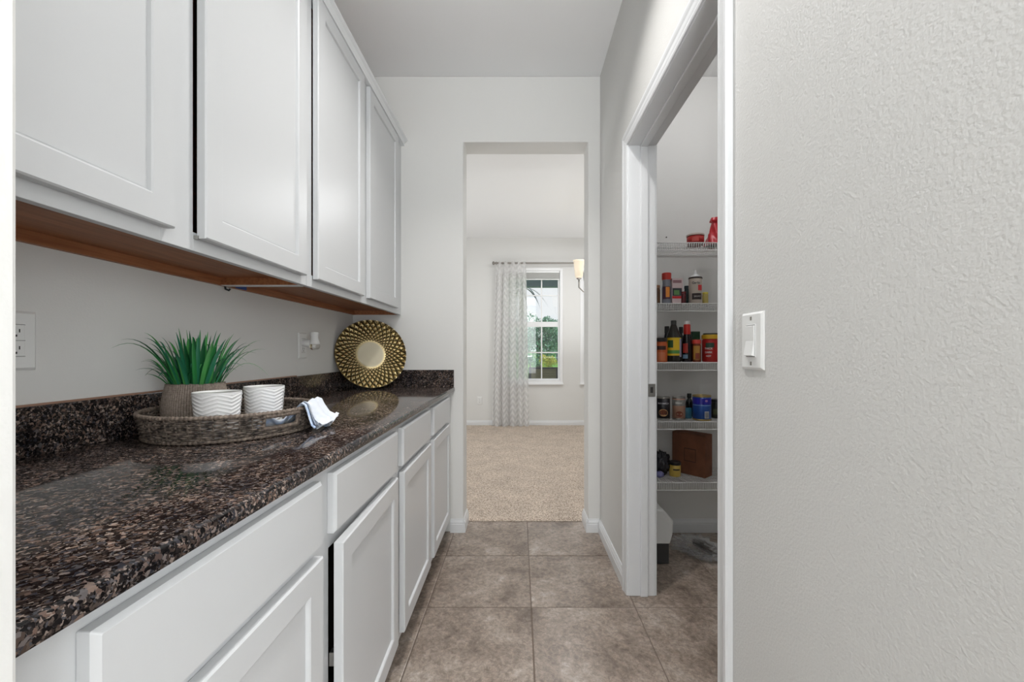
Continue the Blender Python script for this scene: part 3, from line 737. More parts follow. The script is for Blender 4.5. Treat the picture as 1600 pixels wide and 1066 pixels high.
# ------------------------------------------------------------------ pantry shelves
SY0, SY1 = 2.275, FY-.002
SZ = [.399, .734, 1.060, 1.386, 1.721]
SLAB = ['bottom white wire shelf holding the cardboard box', 'second white wire shelf from the bottom, holding cans', 'middle white wire shelf holding sauce bottles', 'second white wire shelf from the top, holding the squeeze bottle', 'top white wire shelf holding the red tin']
shelf0 = None
def make_shelf():
    s = thing('wire_shelf', '', 'shelf', (0, 0, 0))
    q = MB(); x = RX2+.012
    while x < 1.60:
        q.tube([(x, SY1-.006, -.0015), (x, SY0+.004, -.0015), (x, SY0, -.004), (x, SY0, -.044)], [.0013, .0013, .0021, .0021], 5); x += .0127
    o_ = q.build('wires', M['wire'], s, smooth='all'); o_['kind'] = 'stuff'
    for yy, zz in ((SY0-.0015, -.0035), (SY0-.0015, -.045)):
        MB().tube([(RX2+.004, yy, zz), (1.615, yy, zz)], .0028, 8).build('front_rail', M['wire'], s, smooth='all')
    for yy in (SY0+.10, SY0+.19, SY1-.006):
        MB().tube([(RX2+.004, yy, -.0045), (1.615, yy, -.0045)], .0026, 8).build('cross_rail', M['wire'], s, smooth='all')
    return s
shelf0 = make_shelf()
for i, z in enumerate(SZ):
    if i == 0: s = shelf0
    else:
        s = shelf0.copy(); COL.objects.link(s)
        for ch in list(shelf0.children):
            c = ch.copy(); COL.objects.link(c); c.parent = s
    s.location = (0, 0, z); s['label'] = SLAB[i]; s['group'] = 'wire shelves in the pantry'

CM = {}
def cmat(r, g_, b_, rough=.4, metal=0):
    k = (r, g_, b_, rough, metal)
    if k not in CM: CM[k] = mat('print_%d_%d_%d' % (r, g_, b_), rgb(r, g_, b_), rough, metal)
    return CM[k]
def text_cyl(s, r, z, size, m, parent, a, name='lettering', flat=None):
    cu = bpy.data.curves.new('txt', 'FONT'); cu.body = s; cu.size = size; cu.align_x = 'CENTER'; cu.align_y = 'CENTER'; cu.offset = size*.02
    ob = bpy.data.objects.new('txt', cu); COL.objects.link(ob)
    dg = bpy.context.evaluated_depsgraph_get(); me = bpy.data.meshes.new_from_object(ob.evaluated_get(dg))
    bpy.data.objects.remove(ob); bpy.data.curves.remove(cu)
    for v in me.vertices:
        x, y = v.co.x, v.co.y
        t = a+x/r; v.co = (r*cos(t), r*sin(t), z+y)
    me.name = name; me.materials.clear(); me.materials.append(m)
    o_ = bpy.data.objects.new(name, me); COL.objects.link(o_); o_.parent = parent; return o_
def band(r, z0, z1, m, parent, a=None, da=None, name='label_band'):
    if a is None: q = MB().lathe([(r, z0), (r, z1)], 32)
    else: q = MB().lathe([(r, z0), (r, z1)], 12, a0=a-da, a1=a+da)
    return q.build(name, m, parent, smooth='all', recalc=True)
def facing(X, Y): return atan2(-Y, -X)
def item(name, label, cat, x, Y, z, group):
    X = px(x, Y); t_ = thing(name, label, cat, (X, Y, z), 0, group); return t_, facing(X, Y)
def rad(wpx, x, Y): X = px(x, Y); return wpx/F*Y*(Y/sqrt(X*X+Y*Y))/2
def can(name, label, cat, x, wpx, Y, z, top, body, rimm, group, lidm=None):
    t_, a = item(name, label, cat, x, Y, z, group); r = rad(wpx, x, Y); h = pz(top, Y-r)-z
    MB().lathe([(0, 0), (r*.97, 0), (r, .002), (r, .005), (r*.98, .007), (r*.98, h-.007), (r, h-.005), (r, h-.002), (r*.97, h), (r*.93, h-.003), (0, h-.003)], 32).build('body', rimm, t_, smooth=True)
    band(r*.985, .009, h-.009, body, t_, name='wrapper')
    return t_, a, r, h
def bottle(name, label, cat, x, wpx, Y, z, top, prof, bodym, capm, group, cap=(.85, 1.0), capr=None):
    """prof as fractions (r, z) of radius / height"""
    t_, a = item(name, label, cat, x, Y, z, group); r = rad(wpx, x, Y); h = pz(top, Y)-z
    MB().lathe([(0, 0)]+[(r*p, h*q_) for p, q_ in prof]+[(0, h*prof[-1][1])], 28).build('body', bodym, t_, smooth=True)
    cr2 = r*(capr or prof[-1][0]*1.15)
    MB().lathe([(0, h*cap[0]), (cr2, h*cap[0]), (cr2*1.0, h*cap[1]-.003), (cr2*.9, h*cap[1]), (0, h*cap[1])], 24).build('cap', capm, t_, smooth=True)
    return t_, a, r, h
B1 = [(.95, 0), (1, .02), (1, .58), (.9, .66), (.45, .78), (.36, .85)]
JAR = [(.95, 0), (1, .03), (1, .74), (.86, .82), (.86, .84)]
G = ['things on the top pantry shelf', 'things on the second pantry shelf', 'things on the middle pantry shelf', 'things on the fourth pantry shelf', 'things on the lowest pantry shelf']
# top shelf
z = SZ[4]
t_, a, r, h = can('red_tin', 'squat red tin with a cream lid on the top shelf', 'tin', 1086.5, 28, 2.345, z, 365, cmat(176, 38, 34), cmat(120, 24, 22), G[0])
MB().lathe([(0, h-.002), (r*1.03, h-.004), (r*1.03, h+.004), (r*.96, h+.007), (0, h+.007)], 32).build('lid', cmat(196, 182, 172), t_, smooth=True)
band(r*.995, h*.25, h*.7, cmat(196, 78, 70), t_, a, .4)
t_, a = item('red_bag', 'red bag with a twisted upright neck at the right of the top shelf', 'bag', 1118, 2.36, z, G[0])
def bagf(u, v):
    t = 2*pi*u; ru = (.058*(1-v*.9) if v < .45 else .034*(1-v)+.012+(.012 if v > .85 else 0))
    ru *= 1+.12*sin(5*t+v*9); return (ru*cos(t)*(1.1), ru*sin(t), .160*v)
MB().grid(bagf, 40, 24, wrap=True).build('bag_body', cmat(190, 26, 40, .3), t_, smooth='all')
MB().lathe([(.0, .001), (.058, .001)], 20).build('bag_bottom', cmat(120, 16, 22), t_)
# second shelf
z = SZ[3]
t_, a, r, h = bottle('brown_jar', 'amber brown jar at the far left of the second shelf', 'jar', 1027, 9, 2.36, z, 446, JAR, cmat(92, 62, 40, .2), cmat(150, 110, 80), G[1])
t_, a, r, h = bottle('spice_shaker', 'clear shaker with a red lid and orange label on the second shelf', 'shaker', 1041.5, 15, 2.35, z, 427, [(.95, 0), (1, .03), (1, .5), (.85, .66), (.9, .8)], cmat(128, 130, 140, .15), cmat(186, 52, 40), G[1], (.78, 1), 1.0)
band(r*1.02, h*.16, h*.56, cmat(70, 40, 60), t_, a, .9); band(r*1.03, h*.22, h*.54, cmat(224, 138, 50), t_, a+.25, .42, 'orange_patch')
X = px(1056.5, 2.35); t_ = thing('seasoning_box', 'white and pink carton with a green picture on the second shelf', 'box', (X, 2.35, z), 0, G[1])
hb = pz(435, 2.33)-z
MB().box(-.030, .030, -.02, .02, 0, hb).build('carton', cmat(206, 186, 186), t_, bevel=.001)
MB().box(-.028, .024, -.0206, -.0195, hb*.32, hb*.62).build('picture', cmat(48, 52, 58), t_)
MB().box(-.020, .010, -.0211, -.0195, hb*.36, hb*.54).build('picture', cmat(96, 140, 84), t_)
MB().box(-.030, .030, -.0208, -.0195, hb*.22, hb*.31).build('stripe', cmat(200, 40, 44), t_)
MB().box(-.026, .022, -.0208, -.0195, hb*.82, hb*.93).build('stripe', cmat(150, 110, 116), t_)
for (xx, yy, tp) in ((1063.5, 2.37, 457), (1068, 2.33, 456)):
    bottle('spice_bottle', ('small dark red spice bottle touching the seasoning carton' if xx < 1065 else 'small dark red spice bottle beside the narrow teal bottle'), 'bottle', xx, 7.5, yy, z, tp, JAR, cmat(84, 26, 32, .3), cmat(110, 32, 36), G[1])
bottle('sauce_bottle', 'narrow dark teal bottle left of the squeeze bottle', 'bottle', 1073, 8, 2.40, z, 447, JAR, cmat(18, 46, 50, .2), cmat(20, 40, 44), G[1])
t_, a, r, h = bottle('squeeze_bottle', 'white squeeze bottle with a pointed white tip and dark labels', 'bottle', 1086.5, 21.5, 2.335, z, 422, [(.9, 0), (1, .03), (1, .72), (.92, .755)], cmat(188, 176, 164, .35), cmat(236, 236, 236), G[1], (.78, .84), .66)
MB().lathe([(r*.55, h*.84), (r*.3, h*.87), (r*.16, h*.96), (r*.12, h*1.0), (0, h*1.0)], 20).build('tip', cmat(238, 238, 238), t_, smooth=True)
MB().lathe([(r*1.04, h*.735), (r*1.05, h*.75), (r*1.0, h*.78), (r*.6, h*.785)], 28).build('collar', cmat(54, 40, 36), t_, smooth=True)
text_cyl('Garlic', r*1.03, h*.60, .018, cmat(60, 60, 70), t_, a+.1)
band(r*1.02, h*.38, h*.54, cmat(206, 52, 54), t_, a+.75, .35, 'red_patch')
band(r*1.02, h*.12, h*.30, cmat(40, 28, 28), t_, a+.25, .75, 'dark_patch')
text_cyl('SAUCE', r*1.04, h*.21, .012, cmat(190, 180, 176), t_, a+.3)
t_, a, r, h = bottle('yellow_jar', 'tiny jar with a yellow lid right of the squeeze bottle', 'jar', 1102, 9.5, 2.35, z, 457, JAR, cmat(186, 168, 96, .25), cmat(206, 190, 70), G[1])
# middle shelf
z = SZ[2]
t_, a, r, h = bottle('orange_pouch_jar', 'orange labelled jar with a black lid at the left of the middle shelf', 'jar', 1033.5, 19, 2.33, z, 528, JAR, cmat(196, 92, 44, .35), cmat(40, 34, 30), G[2])
band(r*1.02, h*.5, h*.66, cmat(64, 34, 24), t_, a, .8); band(r*1.02, h*.05, h*.4, cmat(206, 116, 76), t_, a, .7)
bottle('dark_bottle', 'black sauce bottle standing behind the orange jar', 'bottle', 1042, 11, 2.45, z, 510, [(.95, 0), (1, .03), (1, .6), (.6, .8), (.5, .85)], cmat(24, 24, 34, .15), cmat(20, 20, 22), G[2], (.8, 1), .7)
t_, a, r, h = bottle('juice_bottle', 'tall tapering bottle with a yellow and green label on the middle shelf', 'bottle', 1052.5, 25, 2.36, z, 501, [(.95, 0), (1, .03), (1, .55), (.9, .62), (.42, .86), (.3, .92)], cmat(52, 48, 44, .12), cmat(56, 56, 54), G[2], (.9, 1.0), .36)
band(r*1.02, h*.15, h*.58, cmat(228, 190, 40), t_, a, 1.2); band(r*1.03, h*.34, h*.52, cmat(30, 80, 40), t_, a-.4, .35, 'green_patch'); band(r*1.03, h*.20, h*.28, cmat(90, 150, 70), t_, a, .9, 'green_patch'); band(r*1.03, h*.12, h*.56, cmat(150, 150, 170), t_, a+1.0, .2, 'grey_patch')
bottle('dark_bottle', 'black bottle behind and between the two tall middle-shelf bottles', 'bottle', 1064, 11, 2.46, z, 511, B1, cmat(26, 30, 34, .15), cmat(18, 18, 20), G[2], (.82, 1), .6)
t_, a, r, h = bottle('soy_sauce_bottle', 'dark sauce bottle with red neck and white cap on the middle shelf', 'bottle', 1073.5, 17, 2.35, z, 502, [(.95, 0), (1, .03), (1, .42), (.85, .56), (.62, .70), (.6, .75)], cmat(26, 16, 18, .12), cmat(232, 228, 226), G[2], (.92, 1), .58)
MB().lathe([(r*.66, h*.66), (r*.68, h*.74), (r*.64, h*.9), (r*.54, h*.925)], 24).build('neck_seal', cmat(206, 44, 36, .3), t_, smooth=True)
band(r*1.03, h*.22, h*.45, cmat(176, 52, 42), t_, a-.35, .5); band(r*1.03, h*.08, h*.18, cmat(110, 140, 166), t_, a-.35, .5, 'blue_patch')
X = px(1086, 2.47); t_ = MB().box(X-.022, X+.022, 2.45, 2.49, z, pz(518, 2.45)).build('green_carton', cmat(24, 66, 40), bevel=.002)
tag(t_, 'dark green carton standing behind the small red-lidded jar', 'box', G[2])
t_, a, r, h = bottle('spice_jar', 'small jar with a red lid and golden label on the middle shelf', 'jar', 1088.5, 13.5, 2.33, z, 531, JAR, cmat(126, 62, 36, .2), cmat(208, 64, 52), G[2], (.82, 1), 1.06)
band(r*1.02, h*.1, h*.72, cmat(190, 138, 60), t_, a, .8); band(r*1.03, h*.12, h*.4, cmat(140, 60, 40), t_, a+.2, .5, 'red_patch')
t_, a, r, h = bottle('coffee_jar', 'wide red jar with yellow lid and white lettering on the middle shelf', 'jar', 1110.5, 28, 2.35, z, 521, JAR, cmat(176, 34, 30, .3), cmat(222, 176, 44), G[2], (.80, .95), 1.06)
MB().lathe([(r*.9, h*.95), (r*.86, h*1.0), (0, h*1.0)], 28).build('lid_top', cmat(40, 44, 34), t_, smooth=True)
band(r*1.01, h*.5, h*.66, cmat(40, 70, 56), t_, a-.1, .5, 'green_patch')
for s_, zz, sz in (('THICK', .46, .015), ('DARK', .33, .015), ('HOT', .20, .013)): text_cyl(s_, r*1.03, h*zz, sz, cmat(230, 224, 220), t_, a-.25)
# fourth shelf
z = SZ[1]
t_, a, r, h = can('food_can', 'black labelled can with a picture of a bowl, leftmost can', 'can', 1036.5, 21, 2.345, z, 621, cmat(28, 26, 32), M['steel'], G[3])
text_cyl('MANWICH', r*1.01, h*.72, .0135, cmat(214, 212, 220), t_, a)
def disc_cyl(r, zc, dr, a, m, parent, name):
    vs = [(r*cos(a), r*sin(a), zc)]+[(r*cos(a+dr*cos(k*pi/8)/r), r*sin(a+dr*cos(k*pi/8)/r), zc+dr*.8*sin(k*pi/8)) for k in range(16)]
    return MB().add(vs, [(0, 1+k, 1+(k+1) % 16) for k in range(16)]).build(name, m, parent)
disc_cyl(r*1.005, h*.32, .026, a, cmat(196, 150, 104), t_, 'bowl_picture'); disc_cyl(r*1.02, h*.34, .018, a, cmat(112, 58, 36), t_, 'bowl_picture')
t_, a, r, h = can('food_can', 'can with a pink and silver label, second from the left', 'can', 1060.5, 21, 2.345, z, 621, cmat(172, 132, 112), M['steel'], G[3])
band(r*1.0, h*.62, h*.88, cmat(136, 136, 132), t_, a, 1.3, 'grey_patch'); disc_cyl(r*1.005, h*.26, .020, a+.1, cmat(120, 56, 36), t_, 'picture'); band(r*1.01, h*.70, h*.78, cmat(206, 206, 204), t_, a, .5, 'white_patch')
bottle('dark_bottle', 'black bottle standing between the pink can and the blue can', 'bottle', 1077, 12, 2.45, z, 615, B1, cmat(20, 26, 30, .2), cmat(14, 20, 20), G[3], (.82, 1), .6)
def pk(u, v): return (.022*(u-.5)*2, -.010*sin(pi*u)*sin(pi*v)-.002, .062*v)
X = px(1076, 2.36); t_ = MB().grid(pk, 10, 10).grid(lambda u, v: (lambda p: (p[0], -p[1], p[2]))(pk(u, v)), 10, 10).build('snack_packet', cmat(60, 120, 144, .3), smooth='all'); t_.location = (X, 2.37, z)
tag(t_, 'small teal foil packet left of the blue can', 'packet', G[3])
t_, a, r, h = can('blue_can', 'large bright blue can with a gold rim and a bar code on the fourth shelf', 'can', 1096.5, 30, 2.33, z, 619, cmat(34, 82, 164, .3), cmat(176, 152, 96, .35, .8), G[3])
band(r*1.0, h*.66, h*.9, cmat(44, 40, 170, .3), t_, a, 1.3, 'violet_patch'); band(r*1.01, h*.60, h*.63, cmat(130, 160, 220), t_, a, 1.2, 'swoosh')
band(r*1.01, h*.10, h*.38, cmat(190, 194, 200), t_, a+.55, .25, 'bar_code')
for k in range(6): band(r*1.02, h*.13, h*.34, cmat(40, 44, 52), t_, a+.38+.065*k, .014, 'bar')
disc_cyl(r*1.02, h*.8, .008, a+.5, cmat(170, 130, 190), t_, 'round_mark')
t_, a, r, h = bottle('dark_jar', 'black and green jar at the right end of the fourth shelf', 'jar', 1120, 20, 2.40, z, 624, JAR, cmat(34, 36, 30, .3), cmat(22, 22, 24), G[3])
band(r*1.02, h*.2, h*.5, cmat(80, 86, 60), t_, a, .6)
# lowest shelf
z = SZ[0]
def blob(name, label, cat, loc, sx, sy, sz, m, seed, group=None, amp=.22, nu=36, nv=18, fq=3):
    from mathutils import noise
    def fn(u, v):
        t = 2*pi*u; p = pi*v; d = Vector((sin(p)*cos(t), sin(p)*sin(t), -cos(p)))
        k = 1+amp*noise.noise(d*fq+Vector((seed, 0, 0)))+amp*.5*abs(noise.noise(d*fq*2.5+Vector((0, seed, 0))))
        return (d.x*sx*k, d.y*sy*k, max(0, sz+d.z*sz*k))
    o_ = MB().grid(fn, nu, nv, wrap=True).build(name, m, smooth='all'); o_.location = loc
    return tag(o_, label, cat, group)
blob('black_bag', 'crumpled black plastic bag at the left of the lowest shelf', 'bag', (px(1033, 2.42), 2.42, z), .045, .05, .066, mat('black_film', rgb(34, 34, 40), .22), 2.3, G[4], .35, fq=4)
blob('blue_packet', 'small white and violet packet in front of the black bag', 'packet', (px(1031, 2.355), 2.355, z), .022, .02, .018, cmat(120, 120, 170, .3), 5.1, G[4], .3)
t_, a, r, h = bottle('mustard_jar', 'low yellow jar with a black lid in front of the cardboard box', 'jar', 1054.5, 18.5, 2.395, z, 721, [(.95, 0), (1, .03), (1, .8), (.96, .82)], cmat(206, 176, 84, .3), cmat(20, 16, 16), G[4], (.80, 1), 1.05)
band(r*1.02, h*.45, h*.55, cmat(34, 26, 22), t_, a+.3, .6, 'black_stripe')
# cardboard box: corner nearest at x 1102
Yc = .721*F/(748-VY); Xc = px(1102, Yc)
cbx = thing('cardboard_box', 'brown cardboard box turned at an angle on the lowest shelf', 'box', (Xc, Yc, z), 0, G[4])
cardm = mat('brown_cardboard', rgb(124, 78, 54), .8, noise=(14, rgb(108, 66, 45), .4, .65))
hb = pz(681, Yc)-z-.002
th = radians(131)   # left face direction
u1 = Vector((cos(th), sin(th), 0)); u2 = Vector((sin(th), -cos(th), 0)); 
la, lb = .20, .088
cbx.rotation_euler = (0, 0, th)
MB().box(0, la, -lb, 0, 0, hb).build('carton', cardm, cbx, bevel=.0015)
fold = mat('cardboard_dark_print', rgb(72, 42, 30), .8)
for q_ in ((.055, .125, hb*.62, hb*.64), (.055, .125, hb*.32, hb*.34)): MB().box(q_[0], q_[1], -.0004, .0006, q_[2], q_[3]).build('printed_frame', fold, cbx)
for q_ in ((.055, .058), (.122, .125)): MB().box(q_[0], q_[1], -.0004, .0006, hb*.32, hb*.64).build('printed_frame', fold, cbx)
MB().box(.001, la-.001, .0, .0006, hb-.006, hb-.0045).build('flap_seam', fold, cbx)
# floor of the pantry
bn = thing('lidded_bin', 'white plastic bin with slanted lid and dark base on the pantry floor', 'bin', (0, 0, 0))
bx0, bx1, by0, by1 = RX2+.03, px(1045, 2.22), 2.16, 2.46
wp = cmat(222, 222, 220, .35)
MB().extrude_y([(bx0, .11), (bx1-.014, .11), (bx1, .16), (bx1+.004, .23), (bx1-.045, .285), (bx0, .30)], by0, by1).build('bin_body', wp, bn, bevel=.008)
MB().box(bx0, bx1-.016, by0+.01, by1-.01, 0, .112).build('bin_base', cmat(60, 60, 60), bn, bevel=.005)
flm = bpy.data.materials.new('clear_plastic_film'); flm.use_nodes = True
t = flm.node_tree; b_ = t.nodes['Principled BSDF']; b_.inputs['Base Color'].default_value = rgb(225, 225, 225); b_.inputs['Roughness'].default_value = .12
b_.inputs['Alpha'].default_value = .13
pb = blob('plastic_bag', 'crumpled clear plastic bag lying on the pantry floor', 'bag', (px(1096, 2.26), 2.26, .001), .125, .062, .040, flm, 8.2, None, .75, 140, 70, 6)
pb.rotation_euler = (0, 0, radians(-40))
t_ = MB().tube([(px(1092, 2.30), 2.34, .045), (px(1118, 2.22), 2.22, .04)], .026, 14).build('wrapped_bottle', cmat(70, 64, 60, .25), smooth=True)
tag(t_, 'dark bottle lying inside the clear plastic bag', 'bottle')
t_ = MB().tube([(0, 0, 0), (0, -.004, 0)], .004, 8).build('wall_screw', M['slot']); t_.location = (px(1041, FY), FY, pz(371, FY))
tag(t_, 'small dark screw in the pantry wall above the top shelf', 'screw')
# ------------------------------------------------------------------ dining room windows
M['vinyl'] = mat('white_vinyl', rgb(240, 240, 240), .35)
pane = bpy.data.materials.new('window_glass'); pane.use_nodes = True
t = pane.node_tree; t.nodes.clear(); o_ = t.nodes.new('ShaderNodeOutputMaterial'); ms = t.nodes.new('ShaderNodeMixShader'); tr_ = t.nodes.new('ShaderNodeBsdfTransparent'); gl_ = t.nodes.new('ShaderNodeBsdfGlossy')
gl_.inputs['Roughness'].default_value = .02; tr_.inputs[0].default_value = (.97, .985, .98, 1); ms.inputs[0].default_value = .06
t.links.new(tr_.outputs[0], ms.inputs[1]); t.links.new(gl_.outputs[0], ms.inputs[2]); t.links.new(ms.outputs[0], o_.inputs[0])
def window(n, x0, x1, label):
    s = 5/F*DY
    fz0, fz1 = WZ0, WZ1
    # drywall return casing (thin) + frame
    q = MB(); f = .03
    q.box(x0-.012, x0+f, DY-.012, DY+.10, fz0, fz1).box(x1-f, x1+.012, DY-.012, DY+.10, fz0, fz1).box(x0+f, x1-f, DY-.012, DY+.10, fz1-f, fz1+.012).box(x0+f, x1-f, DY-.012, DY+.10, fz0+.001, fz0+.05)
    w_ = struct(q.build('window_%d' % n, M['vinyl'], bevel=.002), label, 'window')
    MB().box(x0-.02, x1+.02, DY-.035, DY+.02, fz0-.012, fz0+.012).build('sill', M['vinyl'], w_, bevel=.003)
    zr0, zr1 = pz(511, DY+.06), pz(503, DY+.06)
    gx0, gx1 = x0+f, x1-f; gz0, gz1 = fz0+.05, fz1-f
    up = MB().box(gx0+.025, gx1-.025, DY+.048, DY+.078, zr0, zr1).box(gx0, gx0+.025, DY+.05, DY+.08, gz0, gz1).box(gx1-.025, gx1, DY+.05, DY+.08, gz0, gz1).box(gx0+.025, gx1-.025, DY+.05, DY+.08, gz1-.025, gz1).box(gx0+.025, gx1-.025, DY+.05, DY+.08, gz0, gz0+.025)
    up.build('sash', M['vinyl'], w_, bevel=.002)
    wd = gx1-gx0
    mu = .009
    for k in (1, 2):
        xx = gx0+wd*k/3
        MB().box(xx-mu, xx+mu, DY+.0575, DY+.0745, gz0+.02, gz1-.02).build('muntin', M['vinyl'], w_)
    for yy in (462, 551):
        zz = pz(yy, DY+.06); MB().box(gx0+.02, gx1-.02, DY+.0583, DY+.0737, zz-mu, zz+mu).build('muntin', M['vinyl'], w_)
    zs = [gz0, pz(551, DY+.06), (zr0+zr1)/2, pz(462, DY+.06), gz1]
    for i in range(3):
        for j in range(4):
            MB().box(gx0+wd*i/3, gx0+wd*(i+1)/3, DY+.0645, DY+.0675, zs[j], zs[j+1]).build('pane', pane, w_)
    return w_
window(1, W1[0], W1[1], 'white dining room window beside the sheer curtain')
window(2, W2[0], W2[1], 'white dining room window half hidden by the opening')
for n, (a, e) in enumerate((W1, W2)):
    bl = thing('window_blind', ['raised white mini blind bunched at the top of the window by the curtain', 'raised white mini blind at the top of the right-hand window'][n], 'blind', (0, 0, 0), group='raised mini blinds')
    zt2 = WZ1-.03
    MB().box(a+.035, e-.035, DY+.005, DY+.04, zt2-.03, zt2).build('headrail', M['vinyl'], bl, bevel=.002)
    q = MB()
    for k in range(22): q.box(a+.04, e-.04, DY+.008, DY+.036, zt2-.035-k*.0038-.0014, zt2-.035-k*.0038)
    o_ = q.build('slats', mat('blind_white', rgb(238, 237, 234), .5), bl); o_['kind'] = 'stuff'
    MB().box(a+.04, e-.04, DY+.008, DY+.036, zt2-.135, zt2-.122).build('bottom_rail', M['vinyl'], bl, bevel=.002)

# curtain rod
RYc = DY-.09
rod = thing('curtain_rod', 'nickel curtain rod with a ringed finial above the windows', 'curtain rod')
zr = pz(411.3, RYc); xr0 = px(771, RYc)
MB().tube([(xr0+.04, RYc, zr), (2.2, RYc, zr)], .0135, 14).build('rod', M['nickel'], rod, smooth=True)
MB().add([], []).tube([(xr0-.02, RYc, zr), (xr0-.012, RYc, zr), (xr0+.0, RYc, zr), (xr0+.014, RYc, zr), (xr0+.02, RYc, zr), (xr0+.03, RYc, zr), (xr0+.034, RYc, zr), (xr0+.046, RYc, zr)], [.006, .022, .029, .022, .010, .012, .022, .022], 18).build('finial', M['nickel'], rod, smooth='all')
MB().box(xr0+.07, xr0+.085, RYc, DY, zr-.012, zr+.004).build('bracket', M['nickel'], rod)
# sheer curtain with chevron pattern
def sheer_mat():
    m = bpy.data.materials.new('chevron_sheer'); m.use_nodes = True; t = m.node_tree; t.nodes.clear()
    o_ = t.nodes.new('ShaderNodeOutputMaterial'); d = t.nodes.new('ShaderNodeBsdfDiffuse'); tl = t.nodes.new('ShaderNodeBsdfTranslucent'); tp = t.nodes.new('ShaderNodeBsdfTransparent')
    uv = t.nodes.new('ShaderNodeUVMap'); s = t.nodes.new('ShaderNodeSeparateXYZ'); t.links.new(uv.outputs[0], s.inputs[0])
    def mth(op, a, b_=None, v=None):
        n = t.nodes.new('ShaderNodeMath'); n.operation = op; t.links.new(a, n.inputs[0])
        if b_ is not None: t.links.new(b_, n.inputs[1])
        elif v is not None: n.inputs[1].default_value = v
        return n.outputs[0]
    pp = mth('PINGPONG', s.outputs[0], v=.075)
    ss = mth('ADD', s.outputs[1], pp)
    md = mth('PINGPONG', ss, v=.043)
    st_ = mth('GREATER_THAN', md, v=.0215)
    d.inputs[0].default_value = rgb(240, 239, 238); tl.inputs[0].default_value = rgb(250, 249, 248)
    m1 = t.nodes.new('ShaderNodeMixShader'); m1.inputs[0].default_value = .5; t.links.new(d.outputs[0], m1.inputs[1]); t.links.new(tl.outputs[0], m1.inputs[2])
    mr = t.nodes.new('ShaderNodeMapRange'); t.links.new(st_, mr.inputs[0]); mr.inputs[3].default_value = .70; mr.inputs[4].default_value = .84
    m2 = t.nodes.new('ShaderNodeMixShader'); t.links.new(mr.outputs[0], m2.inputs[0]); t.links.new(tp.outputs[0], m2.inputs[1]); t.links.new(m1.outputs[0], m2.inputs[2])
    t.links.new(m2.outputs[0], o_.inputs[0]); return m
cz1 = zr+.022; cz0 = .006
def cxy(u, v):       # v 0 bottom .. 1 top
    x0 = px(769.5+6*v**1.5, RYc); x1 = px(827-5*v, RYc)
    if v < .3: x1 += .0*(1)
    ph = u*2*pi*5.0+.9*sin(u*7)+.3*sin(v*2.2)
    dens = u**(1.0)
    x = x0+(x1-x0)*dens
    y = RYc+(.055*sin(ph))*(1-.25*v)*(1-.5*u)
    if v > .93: y = RYc+(y-RYc)*.5-.012
    return x, y
nu, nv = 240, 60; lensum = 0
cq = MB(); uvs = {}
vs = []; ul = []
for j in range(nv+1):
    v = j/nv; s_ = 0; prev = None
    for i in range(nu+1):
        x, y = cxy(i/nu, v)
        if prev: s_ += sqrt((x-prev[0])**2+(y-prev[1])**2)*1.0
        prev = (x, y); vs.append((x, y, cz0+(cz1-cz0)*v)); ul.append((s_, (cz1-cz0)*v))
cq.add(vs, [(j*(nu+1)+i, j*(nu+1)+i+1, (j+1)*(nu+1)+i+1, (j+1)*(nu+1)+i) for j in range(nv) for i in range(nu)])
n0 = len(vs)
vs2 = []
for j in range(nv+1):
    for i in range(121):
        x, y = cxy(i/120*.66, j/nv); vs2.append((x, y*.0+RYc+.030+.012*sin(i*.33), cz0+(cz1-cz0)*j/nv)); ul.append((i*.012, (cz1-cz0)*j/nv+.03))
cq.add(vs2, [(j*121+i, j*121+i+1, (j+1)*121+i+1, (j+1)*121+i) for j in range(nv) for i in range(120)])
cur = cq.build('sheer_curtain', sheer_mat(), smooth='all', recalc=False)
ly = cur.data.uv_layers.new(name='UVMap')
for lp in cur.data.loops: ly.data[lp.index].uv = ul[lp.vertex_index]
tag(cur, 'white sheer curtain with a chevron weave hanging left of the window', 'curtain')

